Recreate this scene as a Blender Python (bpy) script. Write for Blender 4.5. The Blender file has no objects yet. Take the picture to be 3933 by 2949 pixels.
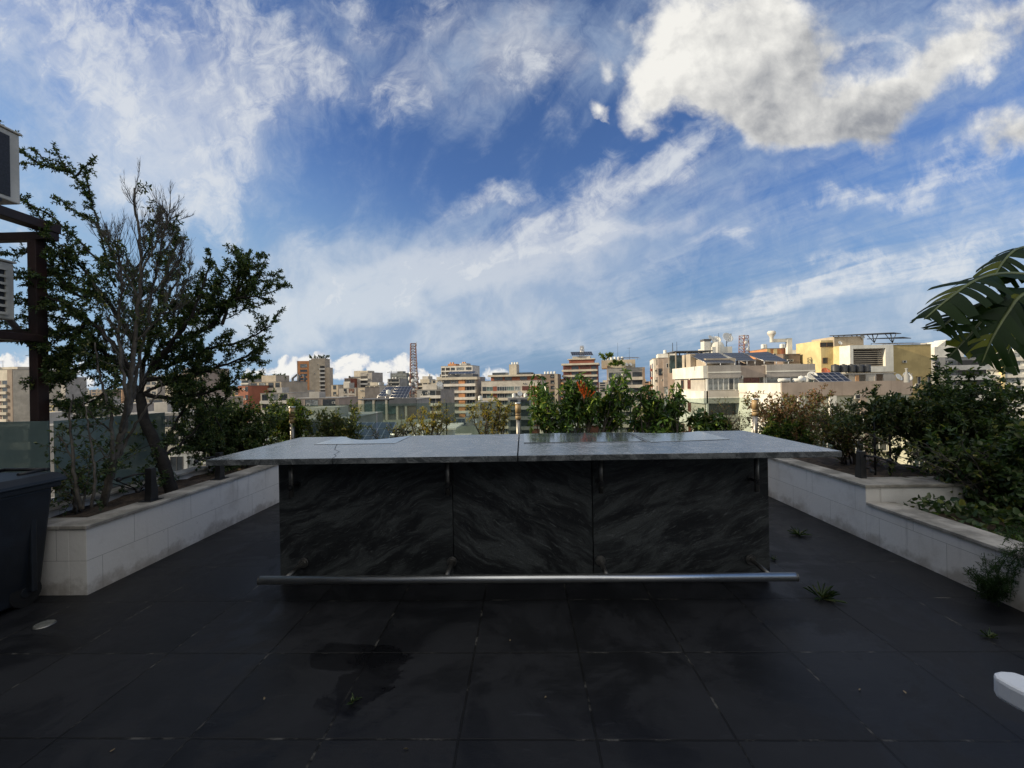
import bpy, bmesh, math, random
import numpy as np
from mathutils import Vector, Matrix
sc = bpy.context.scene
COL = sc.collection
R_ = math.radians
rnd = random.Random(7)
nrs = np.random.RandomState(11)

# ------------------------------------------------------------------ camera
CF, CPITCH, CYAW, CROLL, CH = 1635.66, .0009, .0255, -.0183, 1.5457
cF = Vector((-math.sin(CYAW)*math.cos(CPITCH), math.cos(CYAW)*math.cos(CPITCH), math.sin(CPITCH)))
cR0 = Vector((math.cos(CYAW), math.sin(CYAW), 0)); cU0 = cR0.cross(cF)
cR = cR0*math.cos(CROLL) + cU0*math.sin(CROLL); cU = cR.cross(cF)
cam_d = bpy.data.cameras.new('camera'); cam = bpy.data.objects.new('camera', cam_d); COL.objects.link(cam)
cam_d.sensor_width = 36; cam_d.lens = CF/3933*36; cam_d.clip_start = .05; cam_d.clip_end = 5000
m3 = Matrix((cR, cU, -cF)).transposed()
cam.matrix_world = Matrix.Translation((0, 0, CH)) @ m3.to_4x4()
sc.camera = cam

def ray(u, v): return cF + cR*((u-1966.5)/CF) - cU*((v-1474.5)/CF)
def at(u, v, Y):
    k = ray(u, v); return Vector((0, 0, CH)) + k*(Y/k.y)
def atx(u, v, X):
    k = ray(u, v); return Vector((0, 0, CH)) + k*(X/k.x)
def D(x, y, Y): return at(x*1.778, y*1.778, Y)      # same, in the pixels of a 2212 wide view

# ------------------------------------------------------------------ node helpers
class NT:
    def __init__(s, tree): s.t = tree; s.n = tree.nodes; s.l = tree.links
    def node(s, typ, **kw):
        n = s.n.new(typ)
        for k, v in kw.items(): setattr(n, k, v)
        return n
    def put(s, sock, v):
        if isinstance(v, bpy.types.NodeSocket): s.l.new(v, sock)
        else: sock.default_value = v
    def math(s, op, a, b=None, c=None, clamp=False):
        n = s.n.new('ShaderNodeMath'); n.operation = op; n.use_clamp = clamp
        for i, v in enumerate((a, b, c)):
            if v is not None: s.put(n.inputs[i], v)
        return n.outputs[0]
    def vmath(s, op, a, b=None, scale=None):
        n = s.n.new('ShaderNodeVectorMath'); n.operation = op
        s.put(n.inputs[0], a)
        if b is not None: s.put(n.inputs[1], b)
        if scale is not None: s.put(n.inputs['Scale'], scale)
        return n.outputs[0]
    def smooth(s, x, lo, hi, a=0., b=1.):
        n = s.n.new('ShaderNodeMapRange'); n.interpolation_type = 'SMOOTHSTEP'
        s.put(n.inputs[0], x); s.put(n.inputs[1], lo); s.put(n.inputs[2], hi); s.put(n.inputs[3], a); s.put(n.inputs[4], b)
        return n.outputs[0]
    def noise(s, vec, scale, detail=4, rough=.5, dist=0., lac=2.):
        n = s.n.new('ShaderNodeTexNoise'); s.put(n.inputs['Vector'], vec)
        s.put(n.inputs['Scale'], scale); n.inputs['Detail'].default_value = detail
        n.inputs['Roughness'].default_value = rough; n.inputs['Distortion'].default_value = dist
        n.inputs['Lacunarity'].default_value = lac
        return n.outputs[0]
    def mapping(s, vec, loc=(0, 0, 0), rot=(0, 0, 0), scale=(1, 1, 1), typ='POINT'):
        n = s.n.new('ShaderNodeMapping'); n.vector_type = typ; s.put(n.inputs[0], vec)
        n.inputs['Location'].default_value = loc; n.inputs['Rotation'].default_value = rot; n.inputs['Scale'].default_value = scale
        return n.outputs[0]
    def mix(s, f, a, b, blend='MIX'):
        n = s.n.new('ShaderNodeMix'); n.data_type = 'RGBA'; n.blend_type = blend; n.clamp_factor = True
        s.put(n.inputs[0], f); s.put(n.inputs[6], c4(a)); s.put(n.inputs[7], c4(b))
        return n.outputs[2]
    def comb(s, x, y, z):
        n = s.n.new('ShaderNodeCombineXYZ'); s.put(n.inputs[0], x); s.put(n.inputs[1], y); s.put(n.inputs[2], z); return n.outputs[0]
def c4(a):
    if isinstance(a, (tuple, list)) and len(a) == 3: return (*a, 1)
    return a

# ------------------------------------------------------------------ sun and sky
SUN_EL, SUN_AZ = 19., -96.          # azimuth measured from +y (forward) clockwise
sd = Vector((math.sin(R_(SUN_AZ))*math.cos(R_(SUN_EL)), math.cos(R_(SUN_AZ))*math.cos(R_(SUN_EL)), math.sin(R_(SUN_EL))))
sun_d = bpy.data.lights.new('sun', 'SUN'); sun_d.energy = 5.0; sun_d.angle = R_(.5); sun_d.color = (1., .84, .60)
sun = bpy.data.objects.new('sun', sun_d); COL.objects.link(sun)
sun.rotation_euler = sd.to_track_quat('Z', 'Y').to_euler(); sun.location = (-20, -5, 30)
sc.view_settings.view_transform = 'Standard'; sc.view_settings.look = 'None'
sc.view_settings.exposure = .3; sc.view_settings.gamma = 1

world = bpy.data.worlds.new('World'); sc.world = world; world.use_nodes = True
world.node_tree.nodes.clear()
w = NT(world.node_tree)
out = w.node('ShaderNodeOutputWorld'); bg = w.node('ShaderNodeBackground'); w.l.new(bg.outputs[0], out.inputs[0])
sky = w.node('ShaderNodeTexSky', sky_type='NISHITA', sun_disc=False)
sky.sun_elevation = R_(SUN_EL); sky.sun_rotation = R_(SUN_AZ); sky.air_density = 1.0; sky.dust_density = .4; sky.ozone_density = 2.5
tc = w.node('ShaderNodeTexCoord'); Dv = tc.outputs['Generated']
sep = w.node('ShaderNodeSeparateXYZ'); w.l.new(Dv, sep.inputs[0]); dx, dy, dz = sep.outputs
yc = w.math('MAXIMUM', dy, .1)
G = w.comb(w.math('DIVIDE', dx, yc), w.math('DIVIDE', dz, yc), 0.)
warp = w.node('ShaderNodeTexNoise'); w.l.new(G, warp.inputs['Vector']); warp.inputs['Scale'].default_value = 5; warp.inputs['Detail'].default_value = 7
wv = w.vmath('SCALE', w.vmath('SUBTRACT', warp.outputs['Color'], (.5, .5, .5)), scale=.22)
GW = w.vmath('ADD', G, wv)
def blobs(coord, lst, k=1.6):
    acc = None
    for (cx, cy, rx, ry, ang, st) in lst:
        c = ray(cx*1.778, cy*1.778); g = (c.x/c.y, c.z/c.y, 0)
        s = 1.778/CF*k
        mp = w.mapping(coord, g, (0, 0, R_(ang)), (rx*s, ry*s, 1), 'TEXTURE')
        gr = w.node('ShaderNodeTexGradient', gradient_type='SPHERICAL'); w.l.new(mp, gr.inputs[0])
        acc = w.math('MULTIPLY', gr.outputs[1], st) if acc is None else w.math('MULTIPLY_ADD', gr.outputs[1], st, acc)
    return acc
CIR = [(250,60,380,180,-35,.3),(350,200,360,150,-60,.25),(120,200,260,80,-45,.35),(60,350,200,120,0,.35),(150,60,260,120,-50,.55),(300,170,300,150,-55,.75),(420,300,120,180,-60,.7),(360,430,170,45,-22,1.1),(480,60,120,90,-50,.5),
 (590,90,70,120,35,1.1),(700,150,90,45,-40,1.1),(750,40,60,35,-40,.6),(870,200,60,60,0,.9),(1000,90,240,100,0,.6),(1160,150,90,60,10,.8),(930,10,200,60,0,.4),
 (560,260,170,60,35,.35),(500,400,30,120,-10,.4),
 (620,560,220,40,12,.5),(800,620,340,60,10,1.0),(1000,560,260,35,18,.8),(1080,610,190,50,15,.9),(1150,690,200,30,8,.55),(650,680,170,40,6,.6),
 (1060,442,75,22,10,1.1),(1230,470,170,35,22,.8),(1280,400,160,50,30,.8),(1450,340,140,35,26,1.1),(1330,490,160,22,6,.9),(1180,520,140,40,20,.7),
 (1500,440,380,16,14,.35),(1850,430,430,30,16,.6),(2050,360,240,28,14,.8),(2150,470,170,80,20,.6),(2080,540,200,50,15,.5),
 (1480,690,250,18,8,.7),(1750,650,300,24,11,1.1),(1720,640,100,20,5,.6),(2040,600,220,60,6,.7),(1550,510,40,15,0,.7),(1310,620,50,10,0,.5),
 (1900,560,300,20,8,.35),(1100,290,160,60,40,.25),(1850,760,600,70,4,.45),(1000,740,400,40,0,.3),
 (1270,300,120,20,-30,.2),(60,480,160,100,0,.3),(120,700,160,90,0,.4)]
CUM = [(1560,90,170,150,-15,1.25),(1480,170,110,70,30,1.0),(1640,180,190,110,-20,1.1),(1700,60,110,100,0,.7),(1790,260,190,60,8,.9),(1950,200,170,55,24,.95),
 (2060,150,80,55,10,.8),(1620,270,90,50,-30,.7),(1296,230,26,14,0,.9),(1310,155,30,28,0,.6),(2150,50,190,60,10,.65),(2180,280,110,45,6,.9),(1860,90,120,60,0,.35)]
HCU = [(645,782,55,30,0,1.2),(690,778,40,26,0,1.1),(622,795,40,16,0,1.),(745,790,45,22,0,1.),(785,785,45,26,0,1.1),(830,800,35,22,0,1.),(868,788,30,30,0,1.2),(905,812,35,22,0,1.),
 (700,815,130,16,0,.8),(850,822,110,14,0,.8),(1068,803,40,14,0,.7),(30,790,80,35,0,1.),(120,790,70,34,0,1.),(165,830,60,30,0,.9),(560,800,60,18,0,.8),(940,820,50,14,0,.7),
 (1120,815,60,12,0,.6),(20,850,90,30,0,.8)]
VEIL = [(180,120,460,260,-15,.9),(400,320,200,200,-60,.7),(60,450,260,160,0,.5),(900,640,560,120,8,.95),(700,600,300,110,10,.8),(1250,520,330,110,20,.75),(1100,700,500,70,5,.8),(2080,480,380,200,10,.8),(1850,720,600,80,4,1.),
 (1000,100,330,140,0,.9),(1350,80,220,120,0,.5),(1950,90,330,150,0,.9),(1600,380,300,80,25,.5)]
GRY = [(1740,210,190,110,0,1.),(1640,270,150,60,10,.8),(1900,270,220,50,14,.8),(2180,60,200,90,0,.5),(2170,290,170,60,6,.8)]
# thin high cloud, drawn out along one wind direction in the plane it lies in
pl = w.comb(w.math('DIVIDE', dx, w.math('ADD', w.math('MAXIMUM', dz, 0.), .12)), w.math('DIVIDE', dy, w.math('ADD', w.math('MAXIMUM', dz, 0.), .12)), 0.)
st1 = w.mapping(w.mapping(pl, rot=(0, 0, R_(-30))), scale=(2.6, .75, 1))
nA = w.noise(st1, 1.7, 9, .62, .6)
nA2 = w.noise(G, 9., 8, .62, .4)
mA = blobs(GW, CIR)
elev0 = w.math('MAXIMUM', dz, 0.)
fA = w.math('ADD', w.math('MULTIPLY', nA, .75), w.math('MULTIPLY', nA2, .5))
nF = w.noise(w.vmath('ADD', G, w.vmath('SCALE', wv, scale=.6)), 16., 9, .68, .8)
mAs = w.math('POWER', w.math('MINIMUM', w.math('MAXIMUM', mA, 0.), 1.4), .8)
fine = w.math('MULTIPLY', w.math('SUBTRACT', nF, .5), 1.5)
core = w.math('MULTIPLY_ADD', mAs, .62, w.math('MULTIPLY', w.math('SUBTRACT', fA, .64), 2.3))
aA = w.smooth(w.math('ADD', core, w.math('MULTIPLY', fine, w.smooth(mAs, .0, .5))), -.05, 1.15, 0., .84)
mV = blobs(GW, VEIL)
hz = w.smooth(elev0, .015, .09)
veil = w.math('MULTIPLY', w.smooth(w.math('MULTIPLY_ADD', mV, .9, w.math('MULTIPLY', w.math('SUBTRACT', w.math('ADD', nA, w.math('MULTIPLY', nF, .6)), .8), 1.5)), .0, 1.1, 0., .66), hz)
veil = w.math('MAXIMUM', veil, w.math('MULTIPLY', w.smooth(fA, .58, .95, .0, .25), hz))
aA = w.math('MAXIMUM', aA, veil)
# heaped cloud
nB = w.noise(G, 5.5, 12, .58, .25)
nBs = w.noise(w.vmath('ADD', G, (-.035, .03, 0)), 5.5, 12, .58, .25)
mB = blobs(GW, CUM, 1.42)
nB2 = w.noise(G, 15., 8, .62, .3)
dB = w.math('MULTIPLY_ADD', mB, .85, w.math('ADD', w.math('MULTIPLY', w.math('SUBTRACT', nB, .5), 1.7), w.math('MULTIPLY', w.math('SUBTRACT', nB2, .5), .85)))
aB = w.math('MULTIPLY', w.smooth(dB, .08, .80, 0., .96), w.smooth(mB, .02, .12))
nC = w.noise(G, 26., 8, .6, .3); nCs = w.noise(w.vmath('ADD', G, (-.008, .008, 0)), 26., 8, .6, .3)
wv2 = w.vmath('SCALE', w.vmath('SUBTRACT', warp.outputs['Color'], (.5, .5, .5)), scale=.05)
mC = blobs(w.vmath('ADD', G, wv2), HCU, 1.12)
aC = w.math('MULTIPLY', w.smooth(w.math('MULTIPLY_ADD', mC, .8, w.math('MULTIPLY', w.math('SUBTRACT', nC, .5), 1.9)), .14, .46, 0., .92), w.smooth(mC, .02, .15))
grey = w.math('MINIMUM', blobs(GW, GRY, 1.5), 1.)
nS = w.noise(G, 3.2, 4, .5, .2); nSs = w.noise(w.vmath('ADD', G, (-.06, .05, 0)), 3.2, 4, .5, .2)
litB = w.math('SUBTRACT', w.math('MULTIPLY_ADD', w.smooth(dB, .2, 1.1), -.12, .95), w.math('MULTIPLY', grey, .55))
litB = w.math('MULTIPLY_ADD', w.math('SUBTRACT', nS, nSs), 2.2, litB)
nB3 = w.noise(w.vmath('ADD', G, (-.014, .012, 0)), 15., 8, .62, .3)
litB = w.math('MULTIPLY_ADD', w.math('SUBTRACT', nB2, nB3), .8, litB)
litB = w.math('MULTIPLY_ADD', w.math('SUBTRACT', nB, nBs), 1.2, litB, clamp=True)
colB = w.mix(litB, (.25, .26, .28), (.76, .745, .70))
litC = w.smooth(w.math('ADD', w.math('SUBTRACT', nC, nCs), w.math('MULTIPLY', w.math('SUBTRACT', mC, .4), .25)), -.15, .15)
colC = w.mix(litC, (.38, .43, .53), (.78, .76, .72))
elev = w.math('MAXIMUM', dz, 0.)
# clear blue: the sky model, deepened by a tint because the phone exposed for the sky
tint = w.mix(w.smooth(elev, 0., .42), (.8, .9, 1.0), (.78, .96, 1.34))
clear = w.mix(1., sky.outputs[0], tint, 'MULTIPLY')
SK = .085
skyc = w.vmath('SCALE', clear, scale=SK)
left = w.smooth(dx, .2, -.85)       # the sky pales towards the sun side and the horizon
skyc = w.mix(w.smooth(w.math('SUBTRACT', elev, w.math('MULTIPLY', left, .22)), .40, -.04, 0., .93), skyc, w.mix(left, (.155, .255, .41), (.25, .395, .56)))
colA = w.mix(w.smooth(w.math('MULTIPLY_ADD', mA, .4, nA2), .45, .95), (.33, .41, .53), (.62, .64, .66))
c = w.mix(aA, skyc, colA); c = w.mix(aC, c, colC); c = w.mix(aB, c, colB)
# bright cloud added out of view, overhead and behind the camera, filling the shaded terrace
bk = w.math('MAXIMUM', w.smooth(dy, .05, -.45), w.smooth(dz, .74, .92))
bk_fill_n = w.noise(Dv, 2.2, 5, .55)
c = w.mix(w.math('MULTIPLY', bk, w.smooth(bk_fill_n, .30, .55, .45, 1.)), c, (.80, .80, .78))
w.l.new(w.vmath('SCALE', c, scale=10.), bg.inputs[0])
bg.inputs[1].default_value = .1
world.cycles.sampling_method = 'MANUAL'; world.cycles.sample_map_resolution = 512

# ------------------------------------------------------------------ mesh helpers
class MB:
    def __init__(s): s.v = []; s.f = []; s.m = []; s.sm = []
    def add(s, vs, fs, mi=0, smooth=False):
        o = len(s.v); s.v += [tuple(p) for p in vs]
        for f in fs: s.f.append(tuple(i+o for i in f)); s.m.append(mi); s.sm.append(smooth)
        return s
    def box(s, x0, x1, y0, y1, z0, z1, mi=0, M=None):
        vs = [Vector(p) for p in ((x0,y0,z0),(x1,y0,z0),(x1,y1,z0),(x0,y1,z0),(x0,y0,z1),(x1,y0,z1),(x1,y1,z1),(x0,y1,z1))]
        if M: vs = [M @ p for p in vs]
        return s.add(vs, [(0,3,2,1),(4,5,6,7),(0,1,5,4),(1,2,6,5),(2,3,7,6),(3,0,4,7)], mi)
    def tube(s, pts, rad, n=8, mi=0, cap=True):
        pts = [Vector(p) for p in pts]
        if not isinstance(rad, (list, tuple)): rad = [rad]*len(pts)
        vs = []; N = len(pts); u = None
        for i, p in enumerate(pts):
            t = (pts[min(i+1, N-1)]-pts[max(i-1, 0)])
            t = t.normalized() if t.length > 1e-9 else Vector((0, 0, 1))
            if u is None:
                u = t.orthogonal().normalized()
            u = (u - t*u.dot(t))
            u = u.normalized() if u.length > 1e-6 else t.orthogonal().normalized()
            q = t.cross(u)
            for k in range(n):
                a = 2*math.pi*k/n; vs.append(p + (u*math.cos(a)+q*math.sin(a))*rad[i])
        fs = [(i*n+k, i*n+(k+1) % n, (i+1)*n+(k+1) % n, (i+1)*n+k) for i in range(N-1) for k in range(n)]
        s.add(vs, fs, mi, True)
        if cap and n > 3:
            o = len(s.v)-len(vs)
            s.f.append(tuple(o+k for k in reversed(range(n)))); s.m.append(mi); s.sm.append(False)
            s.f.append(tuple(o+(N-1)*n+k for k in range(n))); s.m.append(mi); s.sm.append(False)
        return s
    def lathe(s, prof, c=(0, 0, 0), n=20, mi=0, M=None):
        c = Vector(c); vs = []
        for r, z in prof:
            for k in range(n):
                a = 2*math.pi*k/n; p = Vector((r*math.cos(a), r*math.sin(a), z))
                vs.append((M @ p if M else p)+c)
        fs = [(i*n+k, i*n+(k+1) % n, (i+1)*n+(k+1) % n, (i+1)*n+k) for i in range(len(prof)-1) for k in range(n)]
        return s.add(vs, fs, mi, True)
    def prism(s, poly, a, b, axis='y', mi=0):
        # poly in the two other axes, extruded along axis from a to b
        def P(p, t):
            return (t, p[0], p[1]) if axis == 'x' else ((p[0], t, p[1]) if axis == 'y' else (p[0], p[1], t))
        n = len(poly); vs = [P(p, a) for p in poly]+[P(p, b) for p in poly]
        fs = [tuple(range(n))[::-1], tuple(range(n, 2*n))]+[(i, (i+1) % n, n+(i+1) % n, n+i) for i in range(n)]
        return s.add(vs, fs, mi)
    def mesh(s, name, mats):
        me = bpy.data.meshes.new(name); me.from_pydata(s.v, [], s.f); me.update()
        for m in (mats if isinstance(mats, (list, tuple)) else [mats]): me.materials.append(m)
        me.polygons.foreach_set('material_index', s.m); me.polygons.foreach_set('use_smooth', s.sm)
        return me
    def build(s, name, mats, parent=None, loc=None, bevel=0, fixn=True):
        me = s.mesh(name, mats)
        if fixn:
            b = bmesh.new(); b.from_mesh(me); bmesh.ops.recalc_face_normals(b, faces=b.faces); b.to_mesh(me); b.free()
        o = bpy.data.objects.new(name, me); COL.objects.link(o)
        if parent: o.parent = parent
        if loc is not None: o.location = loc
        if bevel:
            m = o.modifiers.new('bevel', 'BEVEL'); m.width = bevel; m.segments = 2; m.limit_method = 'ANGLE'; m.angle_limit = R_(35)
        return o
def tag(o, label=None, cat=None, group=None, kind=None):
    if label: o['label'] = label
    if cat: o['category'] = cat
    if group: o['group'] = group
    if kind: o['kind'] = kind
    return o
def empty(name, loc=(0, 0, 0), rz=0, label=None, cat=None, group=None):
    o = bpy.data.objects.new(name, None); COL.objects.link(o); o.location = loc; o.rotation_euler = (0, 0, rz)
    o.empty_display_size = .1
    return tag(o, label, cat, group)
def kids(o): return [c for c in COL.objects if c.parent == o]
def copy_tree(o, loc, rz=None, label=None, scale=None):
    c = o.copy(); COL.objects.link(c); c.location = loc
    if rz is not None: c.rotation_euler = (0, 0, rz)
    if label: c['label'] = label
    if scale: c.scale = (scale,)*3
    for ch in kids(o):
        d = ch.copy(); COL.objects.link(d); d.parent = c
        for g in kids(ch):
            e = g.copy(); COL.objects.link(e); e.parent = d
    return c

# ------------------------------------------------------------------ materials
def newmat(name):
    m = bpy.data.materials.new(name); m.use_nodes = True; t = NT(m.node_tree)
    return m, t, m.node_tree.nodes['Principled BSDF']
def mat(name, col, rough=.7, var=.15, scale=3., metal=0., bump=0., bscale=40., spec=.5, col2=None, streak=0.):
    m, t, p = newmat(name); tcn = t.node('ShaderNodeTexCoord'); o = tcn.outputs['Object']
    n = t.noise(o, scale, 6, .6)
    dark = tuple(x*(1-var*1.6) for x in col) if col2 is None else col2
    cc = t.mix(t.smooth(n, .35, .68), dark, tuple(min(1, x*(1+var*.6)) for x in col) if col2 is None else col)
    if streak:
        ns = t.noise(t.mapping(o, scale=(2.2, 2.2, .12)), 1.6, 4, .6)
        cc = t.mix(t.math('MULTIPLY', t.smooth(ns, .52, .75), streak), cc, tuple(x*.45 for x in col))
    t.put(p.inputs['Base Color'], cc); p.inputs['Roughness'].default_value = rough; p.inputs['Metallic'].default_value = metal
    p.inputs['Specular IOR Level'].default_value = spec
    if bump:
        b = t.node('ShaderNodeBump'); b.inputs['Strength'].default_value = bump; b.inputs['Distance'].default_value = .01
        t.put(b.inputs['Height'], t.noise(o, bscale, 4, .6)); t.put(p.inputs['Normal'], b.outputs[0])
    return m
def leafmat(name, c1, c2, c3=None, rough=.45, trans=.35):
    m, t, p = newmat(name)
    g = t.node('ShaderNodeNewGeometry'); r = g.outputs['Random Per Island']
    cc = t.mix(r, c1, c2)
    if c3: cc = t.mix(t.smooth(r, .8, .86), cc, c3)
    t.put(p.inputs['Base Color'], cc); p.inputs['Roughness'].default_value = rough; p.inputs['Specular IOR Level'].default_value = .35
    tr = t.node('ShaderNodeBsdfTranslucent'); t.put(tr.inputs[0], t.mix(1., cc, (1.5, 1.6, .7), 'MULTIPLY'))
    mx = t.node('ShaderNodeMixShader'); mx.inputs[0].default_value = trans
    t.l.new(p.outputs[0], mx.inputs[1]); t.l.new(tr.outputs[0], mx.inputs[2])
    t.l.new(mx.outputs[0], m.node_tree.nodes['Material Output'].inputs[0])
    return m
def glassmat(name, col, rough=.05, alpha=.35):
    m, t, p = newmat(name)
    n = t.noise(t.node('ShaderNodeTexCoord').outputs['Object'], 3, 4, .6)
    tr = t.node('ShaderNodeBsdfTransparent'); tr.inputs[0].default_value = (.86, .93, .90, 1)
    p.inputs['Base Color'].default_value = c4(col); p.inputs['Roughness'].default_value = rough
    mx = t.node('ShaderNodeMixShader'); t.put(mx.inputs[0], t.smooth(n, .3, .8, alpha*.8, alpha*1.2))
    t.l.new(tr.outputs[0], mx.inputs[1]); t.l.new(p.outputs[0], mx.inputs[2])
    t.l.new(mx.outputs[0], m.node_tree.nodes['Material Output'].inputs[0])
    return m

def slate_mat():
    m, t, p = newmat('slate_tiles'); o = t.node('ShaderNodeTexCoord').outputs['Object']
    mp = t.mapping(o, (.309, -1.853, 0))
    jit = t.vmath('SCALE', t.vmath('SUBTRACT', t.comb(t.noise(o, 9., 3), t.noise(t.mapping(o, (5, 3, 1)), 9., 3), .5), (.5, .5, .5)), scale=.006)
    br = t.node('ShaderNodeTexBrick'); br.offset = 0; br.squash = 1
    t.put(br.inputs['Vector'], t.vmath('ADD', mp, jit)); br.inputs['Scale'].default_value = 1
    br.inputs['Brick Width'].default_value = .6; br.inputs['Row Height'].default_value = .6
    br.inputs['Mortar Size'].default_value = .0065; br.inputs['Mortar Smooth'].default_value = .3
    br.inputs['Color1'].default_value = (.0, .0, .0, 1); br.inputs['Color2'].default_value = (1, 1, 1, 1); br.inputs['Mortar'].default_value = (.5, .5, .5, 1)
    n1 = t.smooth(t.noise(o, 1.6, 9, .68, .5), .3, .7); n2 = t.noise(t.mapping(o, rot=(0, 0, .5), scale=(1, 6, 1)), 5., 8, .65, 1.)
    base = t.mix(n1, (.003, .0034, .0045), (.0165, .0172, .0195))
    base = t.mix(t.math('MULTIPLY', br.outputs['Color'], .5), base, (.020, .0205, .023))
    base = t.mix(t.smooth(n2, .58, .8, 0, .5), base, (.042, .044, .050))
    sp = t.noise(o, 260., 2, .5); base = t.mix(t.smooth(sp, .70, .76, 0, .4), base, (.09, .09, .09))
    # joints: dark dirt, here and there pale grout
    jn = t.noise(o, 6., 5, .7); jc = t.mix(t.smooth(jn, .52, .66), (.004, .004, .004), (.085, .08, .07))
    base = t.mix(br.outputs['Fac'], base, jc)
    # a wet patch that ran along the slope
    wp = t.vmath('ADD', o, t.vmath('SCALE', t.vmath('SUBTRACT', t.comb(n1, t.noise(o, 3., 4), .5), (.5, .5, .5)), scale=.22))
    def el(loc, rz, sx, sy):
        gr = t.node('ShaderNodeTexGradient', gradient_type='SPHERICAL'); t.put(gr.inputs[0], t.mapping(wp, loc, (0, 0, rz), (sx, sy, 5), 'TEXTURE')); return gr.outputs[1]
    wet = t.math('MAXIMUM', el((-1.0, 2.42, 0), -.1, .29, .14), el((-.80, 2.22, 0), 1.15, .28, .13))
    wetm = t.smooth(wet, .07, .20)
    base = t.mix(t.math('MULTIPLY', wetm, .72), base, (.003, .003, .004))
    t.put(p.inputs['Base Color'], base)
    t.put(p.inputs['Roughness'], t.math('SUBTRACT', t.smooth(n1, .3, .7, .42, .62), t.math('MULTIPLY', wetm, .18)))
    p.inputs['Specular IOR Level'].default_value = .3
    b = t.node('ShaderNodeBump'); b.inputs['Strength'].default_value = .5; b.inputs['Distance'].default_value = .006
    hgt = t.math('SUBTRACT', t.math('ADD', t.math('MULTIPLY', t.noise(o, 22., 8, .65), .25), t.math('MULTIPLY', n2, .25)), br.outputs['Fac'])
    t.put(b.inputs['Height'], hgt); t.put(p.inputs['Normal'], b.outputs[0])
    return m
def granite_mat(name, dark, mid, light, rough, vs=1., ws=1., rot=(.2, R_(-24), .3)):
    m, t, p = newmat(name); o = t.node('ShaderNodeTexCoord').outputs['Object']
    wn = t.node('ShaderNodeTexNoise'); t.put(wn.inputs['Vector'], o); wn.inputs['Scale'].default_value = 1.5*vs; wn.inputs['Detail'].default_value = 4
    q = t.vmath('ADD', o, t.vmath('SCALE', t.vmath('SUBTRACT', wn.outputs['Color'], (.5, .5, .5)), scale=.55*ws))
    n1 = t.noise(t.mapping(t.mapping(q, loc=(rot[2]*3, 0, rot[2]*7), rot=(0, rot[1], 0)), scale=(1., 1., 4.2)), 1.5*vs, 10, .72, .8)
    n2 = t.noise(t.mapping(t.mapping(q, loc=(rot[2], 0, rot[2]*2), rot=(0, rot[1], 0)), scale=(1.4, 3.2, 10.)), 5.*vs, 10, .78, .3)
    n3 = t.noise(o, 110., 4, .7)
    c = t.mix(t.smooth(n1, .42, .63), dark, mid); c = t.mix(t.smooth(n2, .52, .74, 0, .62), c, light)
    c = t.mix(t.smooth(n3, .45, .62, 0, .4), c, dark); c = t.mix(t.smooth(n3, .62, .72, 0, .35), c, light)
    t.put(p.inputs['Base Color'], c); t.put(p.inputs['Roughness'], t.smooth(n1, .3, .7, rough*.7, rough*1.4))
    b = t.node('ShaderNodeBump'); b.inputs['Strength'].default_value = .05; b.inputs['Distance'].default_value = .002; p.inputs['Specular IOR Level'].default_value = .38
    t.put(b.inputs['Height'], n3); t.put(p.inputs['Normal'], b.outputs[0])
    return m
def stone_wall_mat():
    m, t, p = newmat('limestone_cladding'); o = t.node('ShaderNodeTexCoord').outputs['Object']
    s = t.node('ShaderNodeSeparateXYZ'); t.l.new(o, s.inputs[0])
    v = t.comb(t.math('ADD', s.outputs[1], t.math('MULTIPLY', s.outputs[0], .93)), s.outputs[2], 0.)
    br = t.node('ShaderNodeTexBrick'); br.offset = .45; t.put(br.inputs['Vector'], t.mapping(v, (.17, .005, 0)))
    br.inputs['Scale'].default_value = 1; br.inputs['Brick Width'].default_value = .62; br.inputs['Row Height'].default_value = .265
    br.inputs['Mortar Size'].default_value = .0022; br.inputs['Mortar Smooth'].default_value = .3; br.inputs['Bias'].default_value = 0
    br.inputs['Color1'].default_value = (.70, .665, .61, 1); br.inputs['Color2'].default_value = (.74, .715, .67, 1); br.inputs['Mortar'].default_value = (.36, .34, .30, 1)
    n = t.noise(o, 2.2, 8, .65); c = t.mix(t.smooth(n, .48, .75, 0, .65), br.outputs['Color'], (.45, .41, .36))
    # dirt creeping up from the floor and dark pits
    low = t.math('ADD', t.smooth(s.outputs[2], .0, .19, .55, 0.), t.math('MULTIPLY', t.math('SUBTRACT', t.noise(o, 5., 6, .7), .5), 1.6))
    c = t.mix(t.math('MULTIPLY', t.smooth(low, .22, .7), .6), c, (.22, .175, .13))
    pit = t.noise(o, 17., 5, .75); c = t.mix(t.smooth(pit, .66, .72, 0, .7), c, (.10, .085, .07))
    run = t.noise(t.mapping(o, scale=(5, 5, .5)), 1.8, 4, .6); c = t.mix(t.smooth(run, .58, .78, 0, .35), c, (.19, .18, .165))
    t.put(p.inputs['Base Color'], c); p.inputs['Roughness'].default_value = .8
    b = t.node('ShaderNodeBump'); b.inputs['Strength'].default_value = .4; b.inputs['Distance'].default_value = .006
    t.put(b.inputs['Height'], t.math('SUBTRACT', t.noise(o, 30., 6, .6), t.math('MULTIPLY', br.outputs['Fac'], 1.2))); t.put(p.inputs['Normal'], b.outputs[0])
    return m
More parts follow.
